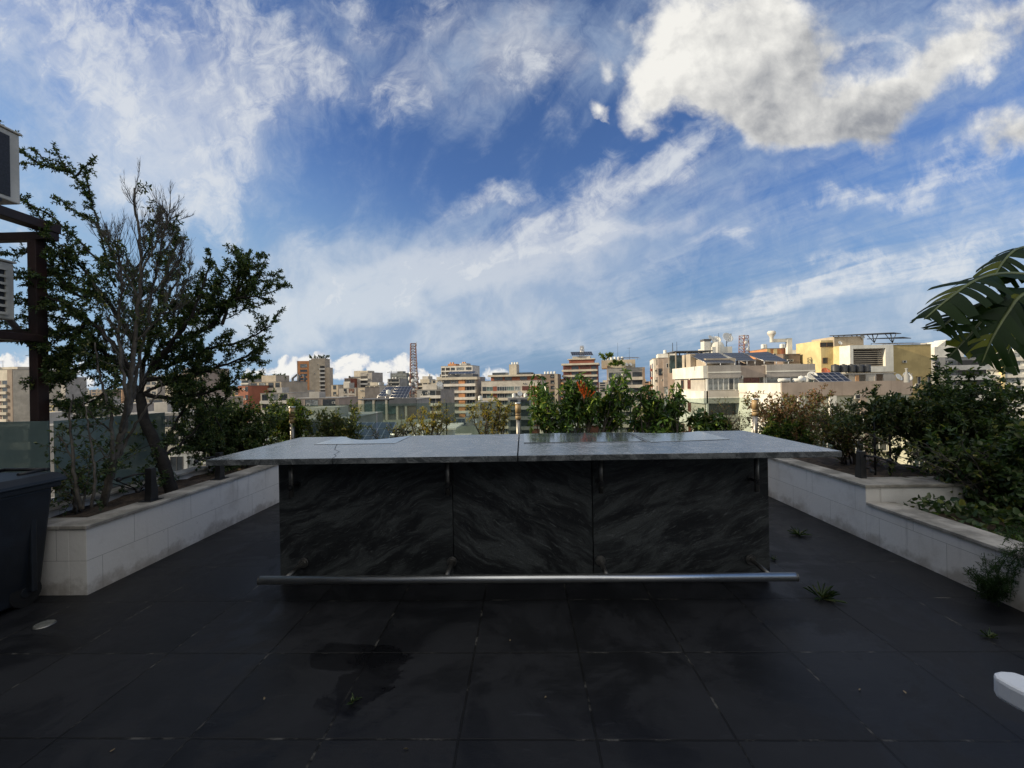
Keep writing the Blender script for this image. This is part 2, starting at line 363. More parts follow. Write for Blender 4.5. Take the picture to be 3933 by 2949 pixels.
def panel_mat():      # solar cells with a fine pale grid, local x/y in metres
    m, t, p = newmat('solar_cells'); o = t.node('ShaderNodeTexCoord').outputs['Object']
    br = t.node('ShaderNodeTexBrick'); br.offset = 0; t.put(br.inputs['Vector'], o); br.inputs['Scale'].default_value = 1
    br.inputs['Brick Width'].default_value = .17; br.inputs['Row Height'].default_value = .17; br.inputs['Mortar Size'].default_value = .006
    br.inputs['Color1'].default_value = (.010, .013, .020, 1); br.inputs['Color2'].default_value = (.015, .018, .028, 1); br.inputs['Mortar'].default_value = (.06, .07, .09, 1)
    t.put(p.inputs['Base Color'], br.outputs['Color']); p.inputs['Roughness'].default_value = .35; p.inputs['Specular IOR Level'].default_value = .35
    return m
M = {}
M['slate'] = slate_mat(); M['granite'] = granite_mat('polished_granite', (.09, .095, .095), (.36, .36, .35), (.78, .77, .74), .22, 2.2)
M['granite_edge'] = granite_mat('granite_edge', (.045, .05, .052), (.20, .21, .21), (.60, .61, .60), .6, 3.)
for nm_, rot_, vs_, ws_ in (('dark_stone', (.0, R_(26), .1), .9, .62), ('dark_stone2', (.0, R_(-32), .4), 1.0, .42), ('dark_stone3', (.0, R_(22), .8), .95, .34)):
    M[nm_] = granite_mat('dark_swirled_stone', (.014, .0155, .017), (.062, .069, .069), (.21, .225, .22), .5, vs_*1.35, ws_, rot_)
M['lime'] = stone_wall_mat()
M['cap'] = mat('weathered_coping', (.46, .42, .36), .8, .3, 4., bump=.5, bscale=60, col2=(.20, .185, .155))
M['soil'] = mat('dry_soil', (.10, .07, .045), .95, .4, 8., bump=1., bscale=30)
M['steel'] = mat('brushed_steel', (.72, .72, .70), .33, .04, 6., metal=1.)
M['steel_dull'] = mat('dull_steel', (.30, .29, .27), .45, .3, 8., metal=1.)
M['blackmetal'] = mat('black_metal', (.012, .012, .013), .5, .3, 8.)
M['binplastic'] = mat('bin_plastic', (.014, .019, .026), .5, .25, 5., bump=.1, bscale=90)
M['rubber'] = mat('rubber', (.008, .008, .008), .8)
M['frost'] = glassmat('frosted_glass', (.14, .20, .19), .35, .86)
M['glass'] = glassmat('clear_glass', (.09, .13, .12), .04, .16)
M['redwood'] = mat('stained_timber', (.030, .012, .009), .6, .4, 3., bump=.3, bscale=30)
M['acwhite'] = mat('aged_white_paint', (.50, .48, .42), .5, .15, 3., streak=.35)
M['acdark'] = mat('condenser_fins', (.02, .022, .028), .6, .4, 60.)
M['plastic'] = mat('white_resin', (.78, .79, .79), .45, .04, 3., bump=.08, bscale=150)
M['bark_pale'] = mat('pale_bark', (.115, .10, .08), .85, .35, 9., bump=.8, bscale=50)
M['bark_dark'] = mat('dark_bark', (.022, .018, .014), .9, .4, 9., bump=.8, bscale=50)
M['twig'] = mat('dry_twig', (.085, .068, .053), .85, .3, 9.)
M['post_wood'] = mat('bollard_wood', (.36, .25, .12), .5, .2, 5.)
M['slab'] = mat('render_grey', (.50, .48, .45), .85, .2, 1.)

# ------------------------------------------------------------------ the ground far below and the terrace
GZ = -34.
MB().add([(-3000, -600, GZ), (3000, -600, GZ), (3000, 4000, GZ), (-3000, 4000, GZ)], [(0, 1, 2, 3)]).build('ground', mat('street_level', (.16, .155, .14), .9, .4, .03, col2=(.06, .065, .055)))
tag(COL.objects['ground'], kind='structure')
WX, LX = 3.236, -3.344
b = MB(); b.box(-7.0, 5.1, -4.2, 7.15, -.5, -.004); tag(b.build('terrace_slab', M['slab']), kind='structure')
MB().add([(-6.95, -4.2, 0), (WX+.0, -4.2, 0), (WX+.0, 7.1, 0), (-6.95, 7.1, 0)], [(0, 1, 2, 3)]).build('terrace_floor', M['slate'])
tag(COL.objects['terrace_floor'], kind='structure')
own = empty('building', (0, 0, 0), label='storeys of the building that carries the slate paved terrace', cat='building')
MB().box(-7.0, 5.0, -12., 7.05, GZ, -.5).build('wall', M['slab'], own)
# the higher part of the house behind and to the left of the camera, which keeps the terrace in shade
pent = empty('penthouse', (0, 0, 0), label='tall rendered house wall beside the terrace, left of the timber pergola', cat='building')
b = MB(); b.box(-16., -7.25, -12., 4.35, -.5, 9.6); b.build('wall', M['slab'], pent)
MB().box(-16.2, -7.05, -12., 4.55, 9.6, 9.85).build('roof', M['slab'], pent)
back = empty('house', (0, 0, 0), label='house wall behind the terrace with a projecting flat canopy', cat='building')
MB().box(-7.2, 7.5, -12., -2.2, 0, 3.3).build('wall', M['slab'], back)
MB().box(-7.15, 5.2, -2.2, -1.4, 2.75, 2.95).build('canopy', M['slab'], back)

# ------------------------------------------------------------------ planters
def planter(name, label, walls, caps, soil, soilz=None):
    r = empty(name, (0, 0, 0), label=label, cat='planter')
    b = MB()
    for x0, x1, y0, y1, z1 in walls: b.box(x0, x1, y0, y1, -.03, z1)
    b.build('wall', M['lime'], r, bevel=.004)
    b = MB()
    for x0, x1, y0, y1, z1 in caps: b.box(x0, x1, y0, y1, z1-.028, z1)
    b.build('coping', M['cap'], r, bevel=.005)
    x0, x1, y0, y1, z = soil
    b = MB(); n = 26
    vs = [(x0+(x1-x0)*i/n, y0+(y1-y0)*j/n, z+.02*math.sin(i*1.7+j)*math.cos(j*2.1)+rnd.uniform(-.01, .01)) for j in range(n+1) for i in range(n+1)]
    fs = [(j*(n+1)+i, j*(n+1)+i+1, (j+1)*(n+1)+i+1, (j+1)*(n+1)+i) for j in range(n) for i in range(n)]
    b.add(vs, fs, 0, True).build('soil', M['soil'], r)
    return r
PH = .533
planter('planter', 'white stone planter left of the terrace, beside the bin, holding the bare tree',
        [(LX-.14, LX, 3.16, 6.36, PH-.028), (-4.36, -4.22, 3.16, 6.36, PH-.028), (-4.22, LX-.14, 3.16, 3.30, PH-.028)],
        [(LX-.20, LX+.018, 3.142, 6.36, PH), (-4.38, -4.16, 3.142, 6.36, PH), (-4.16, LX-.20, 3.142, 3.36, PH)], (-4.22, LX-.14, 3.3, 6.4, .44))
planter('planter', 'long white stone planter behind the bar, under the green and yellow shrubs',
        [(-4.36, 3.6, 6.36, 6.48, PH-.028), (-4.36, 3.6, 6.98, 7.08, PH-.028)],
        [(-4.38, 3.6, 6.345, 6.54, PH), (-4.38, 3.6, 6.93, 7.1, PH)], (-4.3, 4.9, 6.5, 6.95, .45))
planter('planter', 'higher white stone planter right of the bar, with the reddish vine behind its corner',
        [(WX, WX+.13, 4.13, 6.36, PH-.028), (WX+.13, 4.75, 4.13, 4.25, PH-.028)],
        [(WX-.018, WX+.20, 4.11, 6.36, PH), (WX+.20, 4.78, 4.11, 4.44, PH)], (WX+.13, 4.95, 4.2, 6.4, .42))
planter('planter', 'lower white stone planter on the far right, with fern spilling over its rim',
        [(WX, WX+.12, .3, 4.13, .346), (4.55, 4.75, .3, 4.10, .38)],
        [(WX-.018, WX+.245, .3, 4.108, .374), (4.5, 4.8, .3, 4.108, .41)], (WX+.12, 4.56, .3, 4.12, .27))
MB().box(4.80, 4.95, -1., 7.1, -.03, .30).box(3.6, 4.95, 6.99, 7.09, -.03, .40).build('parapet', M['slab'])
tag(COL.objects['parapet'], 'low rendered parapet along the outer right edge of the terrace', 'parapet')

# ------------------------------------------------------------------ bar counter
bar = empty('bar_counter', (0, 3.3, 0), label='long outdoor bar with grey polished granite top and dark swirled stone front', cat='bar counter')
def P(mb, name, mat_, parent=bar, **k):
    o = mb.build(name, mat_, parent, **k); o.matrix_parent_inverse = Matrix.Translation((0, -3.3, 0)); return o
X0, X1, Y0, Y1, ZT, TH = -2.275, 2.185, 2.985, 4.285, 1.0455, .042
XS = -.046          # joint between the two slabs
def bite(xa, xb, dep, ya=None, n=12):
    return [(xa+(xb-xa)*k/n, (ya or Y1)-dep*math.sin(math.pi*k/n)**.8) for k in range(n+1)]
def prism_part(name, poly, z0, z1, mats, bevel=.006, label=None):
    n = len(poly); b = MB(); vs = [(x, y, z0) for x, y in poly]+[(x, y, z1) for x, y in poly]
    b.add(vs, [tuple(reversed(range(n)))], 1); o = 0
    b.f.append(tuple(range(n, 2*n))); b.m.append(0); b.sm.append(False)
    for i in range(n): b.f.append((i, (i+1) % n, n+(i+1) % n, n+i)); b.m.append(1); b.sm.append(False)
    o = P(b, name, mats, bevel=bevel)
    if label: o['label'] = label
    return o
bl = bite(-1.15, -1.80, .30); br_ = bite(1.73, 1.04, .14)
# a jagged crack splits the left slab
ck = [(-1.36, Y0), (-1.375, Y0+.10), (-1.42, Y0+.17), (-1.44, Y0+.30), (-1.53, Y0+.42), (-1.60, Y0+.60), (-1.64, 3.70)]
prism_part('countertop', [(X0, Y0)]+[(x-.0022, y) for x, y in ck]+[(-1.64, 3.705)]+[(x+.0022, y) for x, y in reversed(ck)]+[(XS-.004, Y0), (XS-.004, Y1)]+bl+[(X0, Y1)], ZT-TH, ZT, [M['granite'], M['granite_edge']], .004, 'left granite slab with a jagged crack near its front')
prism_part('countertop', [(XS+.004, Y0), (X1, Y0), (X1, Y1)]+br_+[(XS+.004, Y1)], ZT-TH, ZT, [M['granite'], M['granite_edge']], .004, 'right granite slab')
M['inlay'] = granite_mat('pale_granite_inlay', (.17, .185, .19), (.36, .38, .38), (.60, .61, .60), .1, 1.)
M['inlay2'] = granite_mat('grey_granite_inlay', (.09, .10, .105), (.17, .185, .19), (.40, .42, .42), .07, 1.)
bl2 = [(x, y-.012) for x, y in bl]; br2 = [(x, y-.012) for x, y in br_]
prism_part('inlay', [(-1.85, 3.71), (-1.13, 3.705), (-1.13, Y1-.012)]+bl2[1:-1]+[(-1.85, Y1-.012)], ZT+.0005, ZT+.0035, [M['inlay']]*2, 0, 'pale stone inlay with a curved rear edge')
prism_part('inlay', [(.0, 3.63), (1.0, 3.60), (1.0, Y1-.012), (.0, Y1-.012)], ZT+.0005, ZT+.0035, [M['inlay2']]*2, 0, 'glossy grey stone inlay beside the slab joint')
prism_part('inlay', [(1.05, 3.55), (1.74, 3.65), (1.74, Y1-.012)]+br2[1:-1]+[(1.05, Y1-.012)], ZT+.0005, ZT+.0035, [M['inlay']]*2, 0, 'pale stone inlay at the right end')
b = MB(); b.tube([(1.0+.02, 3.58, ZT+.001), (1.0+.02, 4.27, ZT+.001)], .006, 6); b.tube([(.0, 3.61, ZT+.001), (1.02, 3.585, ZT+.001)], .004, 6); P(b, 'joint_strip', M['inlay'])
# body: three stone panels set on a dark core
P(MB().box(-1.915, 1.842, 3.325, 4.2, .0, ZT-TH-.001), 'carcass', M['blackmetal'])
for a, c, y, mm in ((-1.932, -.566, 3.300, 'dark_stone'), (-.561, .518, 3.306, 'dark_stone2'), (.523, 1.858, 3.298, 'dark_stone3')):
    P(MB().box(a, c, y, 3.325, .012, ZT-TH-.003), 'front_panel', M[mm], bevel=.002)
P(MB().box(-1.935, -1.915, 3.327, 4.2, .012, ZT-TH-.003), 'end_panel', M['dark_stone'])
P(MB().box(1.842, 1.862, 3.327, 4.2, .012, ZT-TH-.003), 'end_panel', M['dark_stone'])
# slab bearers sticking out sideways under the top, and the brackets on the front
for x, sg in ((-1.93, -1), (1.86, 1)):
    P(MB().tube([(x, 3.72, .965), (x+sg*.27, 3.72, .962)], .034, 14), 'bearer', M['blackmetal'])
for x in (-1.785, -.585, .572, 1.727):
    b = MB(); b.tube([(x, 3.215, ZT-TH-.003), (x, 3.215, .715)], .017, 12)
    o = P(b, 'bracket', M['steel_dull']); 
    c_ = MB().tube([(x, 3.30, .79), (x, 3.175, .79)], .011, 10).tube([(x, 3.30, .79), (x, 3.293, .79)], .030, 14).tube([(x, 3.197, .79), (x, 3.188, .79)], .022, 14).build('bolt', M['blackmetal'], o)
rail = P(MB().tube([(-1.915, 3.01, .172), (1.875, 3.01, .172)], .0295, 24), 'foot_rail', M['steel'])
for xa_, xb_ in ((-1.9165, -1.912), (1.872, 1.8775)): MB().tube([(xa_, 3.01, .172), (xb_, 3.01, .172)], .031, 24).build('end_cap', M['steel_dull'], rail)
for x in (-1.742, -.575, .571, 1.712):
    sb_ = P(MB().tube([(x, 3.3, .178), (x, 3.03, .172)], .016, 12), 'rail_support', M['steel_dull'])
    MB().tube([(x, 3.2985, .178), (x, 3.285, .178)], .038, 20).tube([(x, 3.287, .178), (x, 3.275, .178)], .024, 16).build('flange', M['steel_dull'], sb_)

# ------------------------------------------------------------------ bin, drain, lamps, chair
bx = -3.60
def wheelie():
    r = empty('wheelie_bin', (-3.9, 2.8, 0), label='dark blue grey wheeled bin with a closed lid at the end of the left planter', cat='bin')
    b = MB()
    lo = [(-.27, -.30), (.26, -.30), (.26, .30), (-.27, .30)]; hi = [(-.31, -.37), (.335, -.37), (.335, .335), (-.31, .335)]
    b.add([(x, y, .03) for x, y in lo]+[(x, y, .84) for x, y in hi], [(0,3,2,1),(0,1,5,4),(1,2,6,5),(2,3,7,6),(3,0,4,7),(4,5,6,7)])
    b.build('body', M['binplastic'], r, bevel=.02)
    MB().box(.27, .315, .20, .24, .10, .82).build('rib', M['binplastic'], r, bevel=.008)
    MB().box(-.35, .36, -.41, .37, .835, .875).build('rim', M['binplastic'], r, bevel=.008)
    b = MB(); b.add([(x, y, z) for z, k in ((.877, 1.), (.905, .985), (.945, .90)) for x, y in ((-.36*k, -.43*k), (.385*k, -.43*k), (.385*k, .395*k), (-.36*k, .395*k))],
        [(0,3,2,1),(0,1,5,4),(1,2,6,5),(2,3,7,6),(3,0,4,7),(4,5,9,8),(5,6,10,9),(6,7,11,10),(7,4,8,11),(8,9,10,11)])
    lid = b.build('lid', M['binplastic'], r, bevel=.008)
    MB().tube([(.2, .22, .95), (.2, .40, .955)], .013, 10).tube([(-.12, .22, .95), (-.12, .40, .955)], .013, 10).tube([(-.14, .40, .955), (.22, .40, .955)], .013, 10).build('handle', M['blackmetal'], lid)
    for sx in (.235, -.27):
        wh = MB().tube([(sx-.02, .20, .10), (sx+.035, .20, .10)], .10, 26).build('wheel', M['rubber'], r)
        MB().tube([(sx+.03, .20, .10), (sx+.04, .20, .10)], .035, 14).build('hub', M['binplastic'], wh)
wheelie()
dr = empty('drain_cover', (-3.217, 2.758, 0), .12, 'small round grey drain cover set in the slate floor near the bin', 'drain cover')
MB().lathe([(.001, .007), (.052, .007), (.058, .004), (.058, .001)], n=32).build('rim', M['steel_dull'], dr)
b = MB()
for i in range(9):
    y = -.044+.011*i; h = math.sqrt(max(.0025-y*y, 1e-5)); b.box(-h, h, y-.0025, y+.0025, .0072, .0095)
b.build('grate', mat('grate_metal', (.20, .20, .18), .6, .2, 30.), dr)

def spot(x, y, z, flip, label):
    r = empty('garden_spotlight', (x, y, z), label=label, cat='spotlight', group='black spotlights fixed to the planter walls')
    b = MB(); b.prism([(-.045, 0), (.045, 0), (.042, .12), (.026, .17), (.024, .30), (-.030, .30), (-.036, .05)], -.03, .03, 'x')
    b.build('body', M['blackmetal'], r, bevel=.004)
    MB().box(-.06, .06, -.07, .07, 0, .006).build('base_plate', M['blackmetal'], r)
    f = flip
    for zz, l in ((.255, .17), (.13, .07)):
        a = MB().tube([(0, 0, zz), (-.06*f, -.10*l/.17, zz+.005), (-.12*f*l/.17, -.17*l/.17, zz-.02)], .009, 8).build('arm', M['blackmetal'], r)
        MB().lathe([(.001, -.022), (.018, -.016), (.024, 0), (.018, .016), (.001, .022)], (-.13*f*l/.17, -.18*l/.17, zz-.022), 14).build('lamp_head', M['blackmetal'], a)
spot(-3.46, 3.86, PH, 1, 'black garden spotlight with two short arms on the left planter wall')
spot(-3.46, 4.75, PH, 1, 'black garden spotlight on the left planter wall, close to the end of the bar')
spot(3.42, 4.42, PH-.03, -1, 'black garden spotlight behind the corner of the right planter wall')

def chair():
    r = empty('garden_chair', (1.734, 1.006, 0), R_(8), 'white moulded resin garden armchair, only its armrest tip in view at the right', 'chair')
    prof = [(-.30, .05), (-.24, .045), (-.10, .035), (0, .032), (.12, .036), (.22, .045), (.28, .052), (.315, .050), (.335, .030), (.338, 0), (.33, -.032), (.30, -.05), (.22, -.048), (.1, -.036), (-.1, -.036), (-.30, -.05)]
    for sx in (-.29, .29):
        b = MB(); b.prism([(-q+sx if sx < 0 else q+sx, p) for p, q in prof], .612, .672, 'z')
        b.build('armrest', M['plastic'], r, bevel=.010)
        for y0, y1 in ((.12, .16), (-.30, -.40)):
            b = MB(); b.tube([(sx*.98, y0*.9, .64), (sx*1.0, y0, .42), (sx*1.05, y1, 0)], [.025, .026, .02], 8); b.build('leg', M['plastic'], r)
    b = MB()
    for i in range(8): b.box(-.25, .25, -.24+.066*i, -.24+.066*i+.052, .405, .425)
    b.box(-.27, -.25, -.26, .29, .39, .43).box(.25, .27, -.26, .29, .39, .43); b.build('seat', M['plastic'], r, bevel=.004)
    b = MB()
    for i in range(7): b.box(-.23+.068*i, -.23+.068*i+.045, -.34-.0, -.32, .42, .86)
    b.box(-.26, .26, -.345, -.315, .84, .92); b.build('backrest', M['plastic'], r, bevel=.006)
    return r
chair()

# ------------------------------------------------------------------ glass screens
def panel(name, label, pts, z0, z1, m_, th=.012, post=None):
    (xa, ya), (xb, yb) = pts; r = empty(name, (0, 0, 0), label=label, cat='glass screen')
    d_ = Vector((xb-xa, yb-ya, 0)).normalized(); n_ = Vector((-d_.y, d_.x, 0))*th/2
    b = MB(); vs = [(xa-n_.x, ya-n_.y, z0), (xb-n_.x, yb-n_.y, z0), (xb+n_.x, yb+n_.y, z0), (xa+n_.x, ya+n_.y, z0)]
    vs += [(x, y, z1) for x, y, z in vs]; b.add(vs, [(0,3,2,1),(4,5,6,7),(0,1,5,4),(1,2,6,5),(2,3,7,6),(3,0,4,7)]); b.build('pane', m_, r)
    b = MB(); b.box(0, (Vector((xb, yb))-Vector((xa, ya))).length, -.02, .02, z0-.06, z0, M=Matrix.Translation((xa, ya, 0)) @ Matrix.Rotation(math.atan2(d_.y, d_.x), 4, 'Z'))
    b.build('bottom_rail', M['steel_dull'], r)
    return r
panel('glass_screen', 'frosted green glass screen behind the bin and the pergola post', ((-6.9, 3.80), (-4.36, 3.80)), .10, 1.287, M['frost'])
panel('glass_screen', 'frosted pale teal glass screen behind the bare tree trunks', ((-4.33, 3.82), (-4.33, 5.03)), .55, 1.285, M['frost'])
for i, (xa, xb) in enumerate(((-4.3, -2.45), (-2.43, -.12), (-.06, 1.85), (1.87, 3.70))):
    panel('glass_balustrade', ['clear glass balustrade pane behind the bushes at the left end', 'clear glass balustrade pane behind the yellow shrubs', 'clear glass balustrade pane behind the umbrella plants', 'clear glass balustrade pane beside the right bollard lamp'][i], ((xa, 7.03), (xb, 7.03)), PH+.06, 1.262, M['glass'])
def bollard(x, label, y=6.5):
    x = at(*x, y).x; 
    r = empty('bollard_lamp', (x, y, PH-.02), label=label, cat='bollard lamp', group='bollard lamps along the rear planter')
    MB().tube([(0, 0, 0), (0, 0, .50)], .034, 18).build('post', M['steel_dull'], r)
    MB().tube([(0, 0, .50), (0, 0, .555)], .043, 18).tube([(0, 0, .567), (0, 0, .585)], .043, 18).tube([(0, 0, .597), (0, 0, .735)], .043, 18).build('lamp_shade', M['post_wood'], r)
    MB().tube([(0, 0, .735), (0, 0, .752)], .05, 18).build('cap', M['steel'], r)
    MB().tube([(0, 0, .55), (0, 0, .60)], .03, 12).build('core', M['blackmetal'], r)
bollard((1990, 1580), 'bollard lamp in the middle of the rear planter, beside the umbrella plants')
bollard((2900, 1580), 'bollard lamp at the right end of the rear planter, beside the reddish vine')
bollard((1122, 1580), 'bollard lamp half hidden in the bushes at the left of the rear planter')
for x_, y_, lb in ((4.03, 5.0, 'thin dark metal post in the vine, left one of a close pair'), (4.20, 5.0, 'thin dark metal post in the vine, right one of a close pair'), (1.76, 7.05, 'thin steel post between the umbrella plants and the leafy shrub'), (-1.28, 7.05, 'thin dark glass clamp post beside the yellow shrub')):
    r = empty('metal_post', (x_, y_, .4), label=lb, cat='post')
    MB().tube([(0, 0, 0), (0, 0, .86)], .011, 8).build('shaft', M['blackmetal'], r); MB().box(-.03, .03, -.03, .03, 0, .01).build('base_plate', M['blackmetal'], r)

# ------------------------------------------------------------------ pergola with air conditioners
pg = empty('pergola', (-4.87, 4.2, 0), label='dark red timber pergola frame with one post and two beams at the left edge', cat='pergola')
def PG(b, n, **k):
    o = b.build(n, M['redwood'], pg, **k); o.matrix_parent_inverse = Matrix.Translation((4.87, -4.2, 0)); return o
PG(MB().box(-4.92, -4.83, 4.12, 4.225, 0, 3.08), 'post', bevel=.006)
PG(MB().box(-7.0, -4.69, 4.127, 4.217, 3.082, 3.16), 'beam', bevel=.004)
PG(MB().box(-7.0, -4.922, 4.127, 4.217, 2.07, 2.19), 'beam', bevel=.004)
PG(MB().box(-4.81, -4.68, 1.2, 4.23, 3.162, 3.25), 'rafter', bevel=.006)
PG(MB().box(-5.6, -5.47, 1.2, 4.23, 3.162, 3.25), 'rafter', bevel=.006)
PG(MB().box(-4.9, -4.76, 1.2, 4.12, 2.05, 2.12), 'rafter', bevel=.006)
PG(MB().box(-5.45, -5.3, 1.2, 4.12, 2.05, 2.12), 'rafter', bevel=.006)
PG(MB().tube([(-5.2, 4.17, 2.32), (-4.90, 4.17, 1.98)], .03, 6), 'brace')
def ac(xf, y1, z, w_, h_, grille, label):       # front face looks towards +x, far end at y1
    dp = .32; r = empty('air_conditioner', (xf-dp/2, y1-w_/2, z), R_(90), label, 'air conditioner')
    MB().box(-w_/2, w_/2, -dp/2, dp/2, .03, h_).build('casing', M['acwhite'], r, bevel=.012)
    MB().box(-w_/2-.01, w_/2+.012, -dp/2-.015, dp/2+.015, h_+.001, h_+.02).build('top_cover', M['acwhite'], r, bevel=.006)
    if grille:
        MB().box(-w_/2+.08, w_/2-.07, -dp/2-.004, -dp/2-.0015, .08, h_-.07).build('opening', M['acdark'], r)
        b = MB(); nx, nz = 8, 6; W0, W1, Z0, Z1 = -w_/2+.08, w_/2-.07, .08, h_-.07
        for i in range(nx+1): x = W0+(W1-W0)*i/nx; b.box(x-.012, x+.012, -dp/2-.018, -dp/2-.006, Z0, Z1)
        for i in range(nz+1): z_ = Z0+(Z1-Z0)*i/nz; b.box(W0, W1, -dp/2-.024, -dp/2-.0185, z_-.012, z_+.012)
        b.build('grille', M['acwhite'], r)
    else:
        MB().box(-w_/2+.05, w_/2-.085, -dp/2-.006, -dp/2-.0015, .07, h_-.05).build('coil', M['acdark'], r)
    for s_ in (-.3, .3): MB().box(s_*w_-.03, s_*w_+.03, -dp/2-.01, dp/2+.01, 0, .029).build('foot', M['blackmetal'], r)
a0 = atx(80, 795, -4.75); a1 = atx(80, 520, -4.75)
ac(-4.75, a0.y, a0.z-.01, .92, a1.z-a0.z, False, 'aged white air conditioner with dark coil standing on top of the pergola')
a0 = atx(58, 1238, -4.75); a1 = atx(58, 1010, -4.75)
ac(-4.75, a0.y, a0.z-.01, .88, a1.z-a0.z, True, 'white air conditioner with a grille of rounded openings between the pergola beams')

# ------------------------------------------------------------------ the city
def wm(name, col, **k):
    k.setdefault('var', .12); k.setdefault('scale', .35); k.setdefault('streak', .35)
    return mat(name, col, k.pop('rough', .85), **k)
W = {'cream': wm('cream_render', (.50, .45, .36)), 'white': wm('white_render', (.60, .57, .51)), 'pale': wm('pale_stone', (.44, .41, .36)),
     'beige': wm('beige_render', (.40, .34, .26)), 'brown': wm('brown_stone', (.22, .165, .125)), 'pink': wm('pinkish_stone', (.34, .275, .225)),
     'orange': wm('orange_render', (.50, .23, .10)), 'brick': wm('brick_red', (.30, .105, .06)), 'rust': wm('rust_panel', (.22, .07, .045)),
     'yellow': wm('yellow_render', (.58, .47, .24)), 'ochre': wm('ochre_render', (.42, .32, .14)), 'grey': wm('grey_concrete', (.27, .27, .26)),
     'darkgrey': wm('dark_cladding', (.10, .105, .115)), 'mauve': wm('mauve_stone', (.33, .305, .275)), 'olive': wm('green_grey_mesh', (.17, .185, .175)),
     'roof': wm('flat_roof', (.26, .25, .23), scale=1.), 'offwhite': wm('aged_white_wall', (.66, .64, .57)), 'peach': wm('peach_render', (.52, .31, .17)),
     'greenish': wm('pale_green_wall', (.42, .42, .33))}
def glz(name, col, rough=.12, var=.3):
    return mat(name, col, rough, var, .7, spec=.6)
GL = {'glass': glz('window_glass', (.035, .045, .055)), 'blind': mat('glass_with_curtain', (.22, .24, .24), .25, .4, .9), 'dark': glz('dark_opening', (.012, .011, .011), .5),
      'shut': mat('brown_shutter', (.13, .055, .035), .6, .2, 2.), 'green': mat('greenish_glass', (.10, .15, .145), .2, .35, .8), 'rustwin': mat('rust_glass', (.10, .03, .02), .4, .3, 2.)}
FR = {'white': mat('white_window_frame', (.62, .62, .59), .5, .05), 'dark': mat('dark_window_frame', (.05, .05, .05), .5, .1), 'wood': mat('wood_window_frame', (.18, .08, .04), .5, .1)}
M['cells'] = panel_mat(); M['alu'] = mat('aluminium_frame', (.5, .5, .5), .4, .1, 5., metal=.8)
M['tank_b'] = mat('black_tank', (.03, .032, .035), .5, .2, 3.); M['tank_w'] = mat('white_tank', (.62, .62, .58), .5, .15, 3., streak=.3)
M['tank_o'] = mat('orange_tank', (.55, .26, .09), .5, .15, 3.); M['dish'] = mat('dish_paint', (.60, .60, .57), .45, .1, 4.); M['dish_r'] = mat('rusty_dish', (.50, .13, .05), .6, .3, 4.)

WMESH = {}
def wmesh(w_, h_, kind, fr, nm):
    k = (round(w_, 1), round(h_, 1), kind, fr, nm)
    if k in WMESH: return WMESH[k]
    w_, h_ = max(k[0], .2), max(k[1], .2); g = MB().box(-w_/2, w_/2, -.04, .0, -h_/2, h_/2); me = g.mesh('window', GL[kind])
    f = MB(); t = .05 if w_ < 3 else .07
    f.box(-w_/2-t, -w_/2, -.09, .0, -h_/2-t, h_/2+t).box(w_/2, w_/2+t, -.09, .0, -h_/2-t, h_/2+t)
    f.box(-w_/2, w_/2, -.088, .0, h_/2, h_/2+t).box(-w_/2, w_/2, -.088, .0, -h_/2-t, -h_/2)
    for i in range(1, nm): x = -w_/2+w_*i/nm; f.box(x-t/2, x+t/2, -.085, -.041, -h_/2, h_/2)
    WMESH[k] = (me, f.mesh('frame', FR[fr])); return WMESH[k]
def link(name, me, parent, M_):
    o = bpy.data.objects.new(name, me); COL.objects.link(o); o.parent = parent; o.matrix_basis = M_; return o
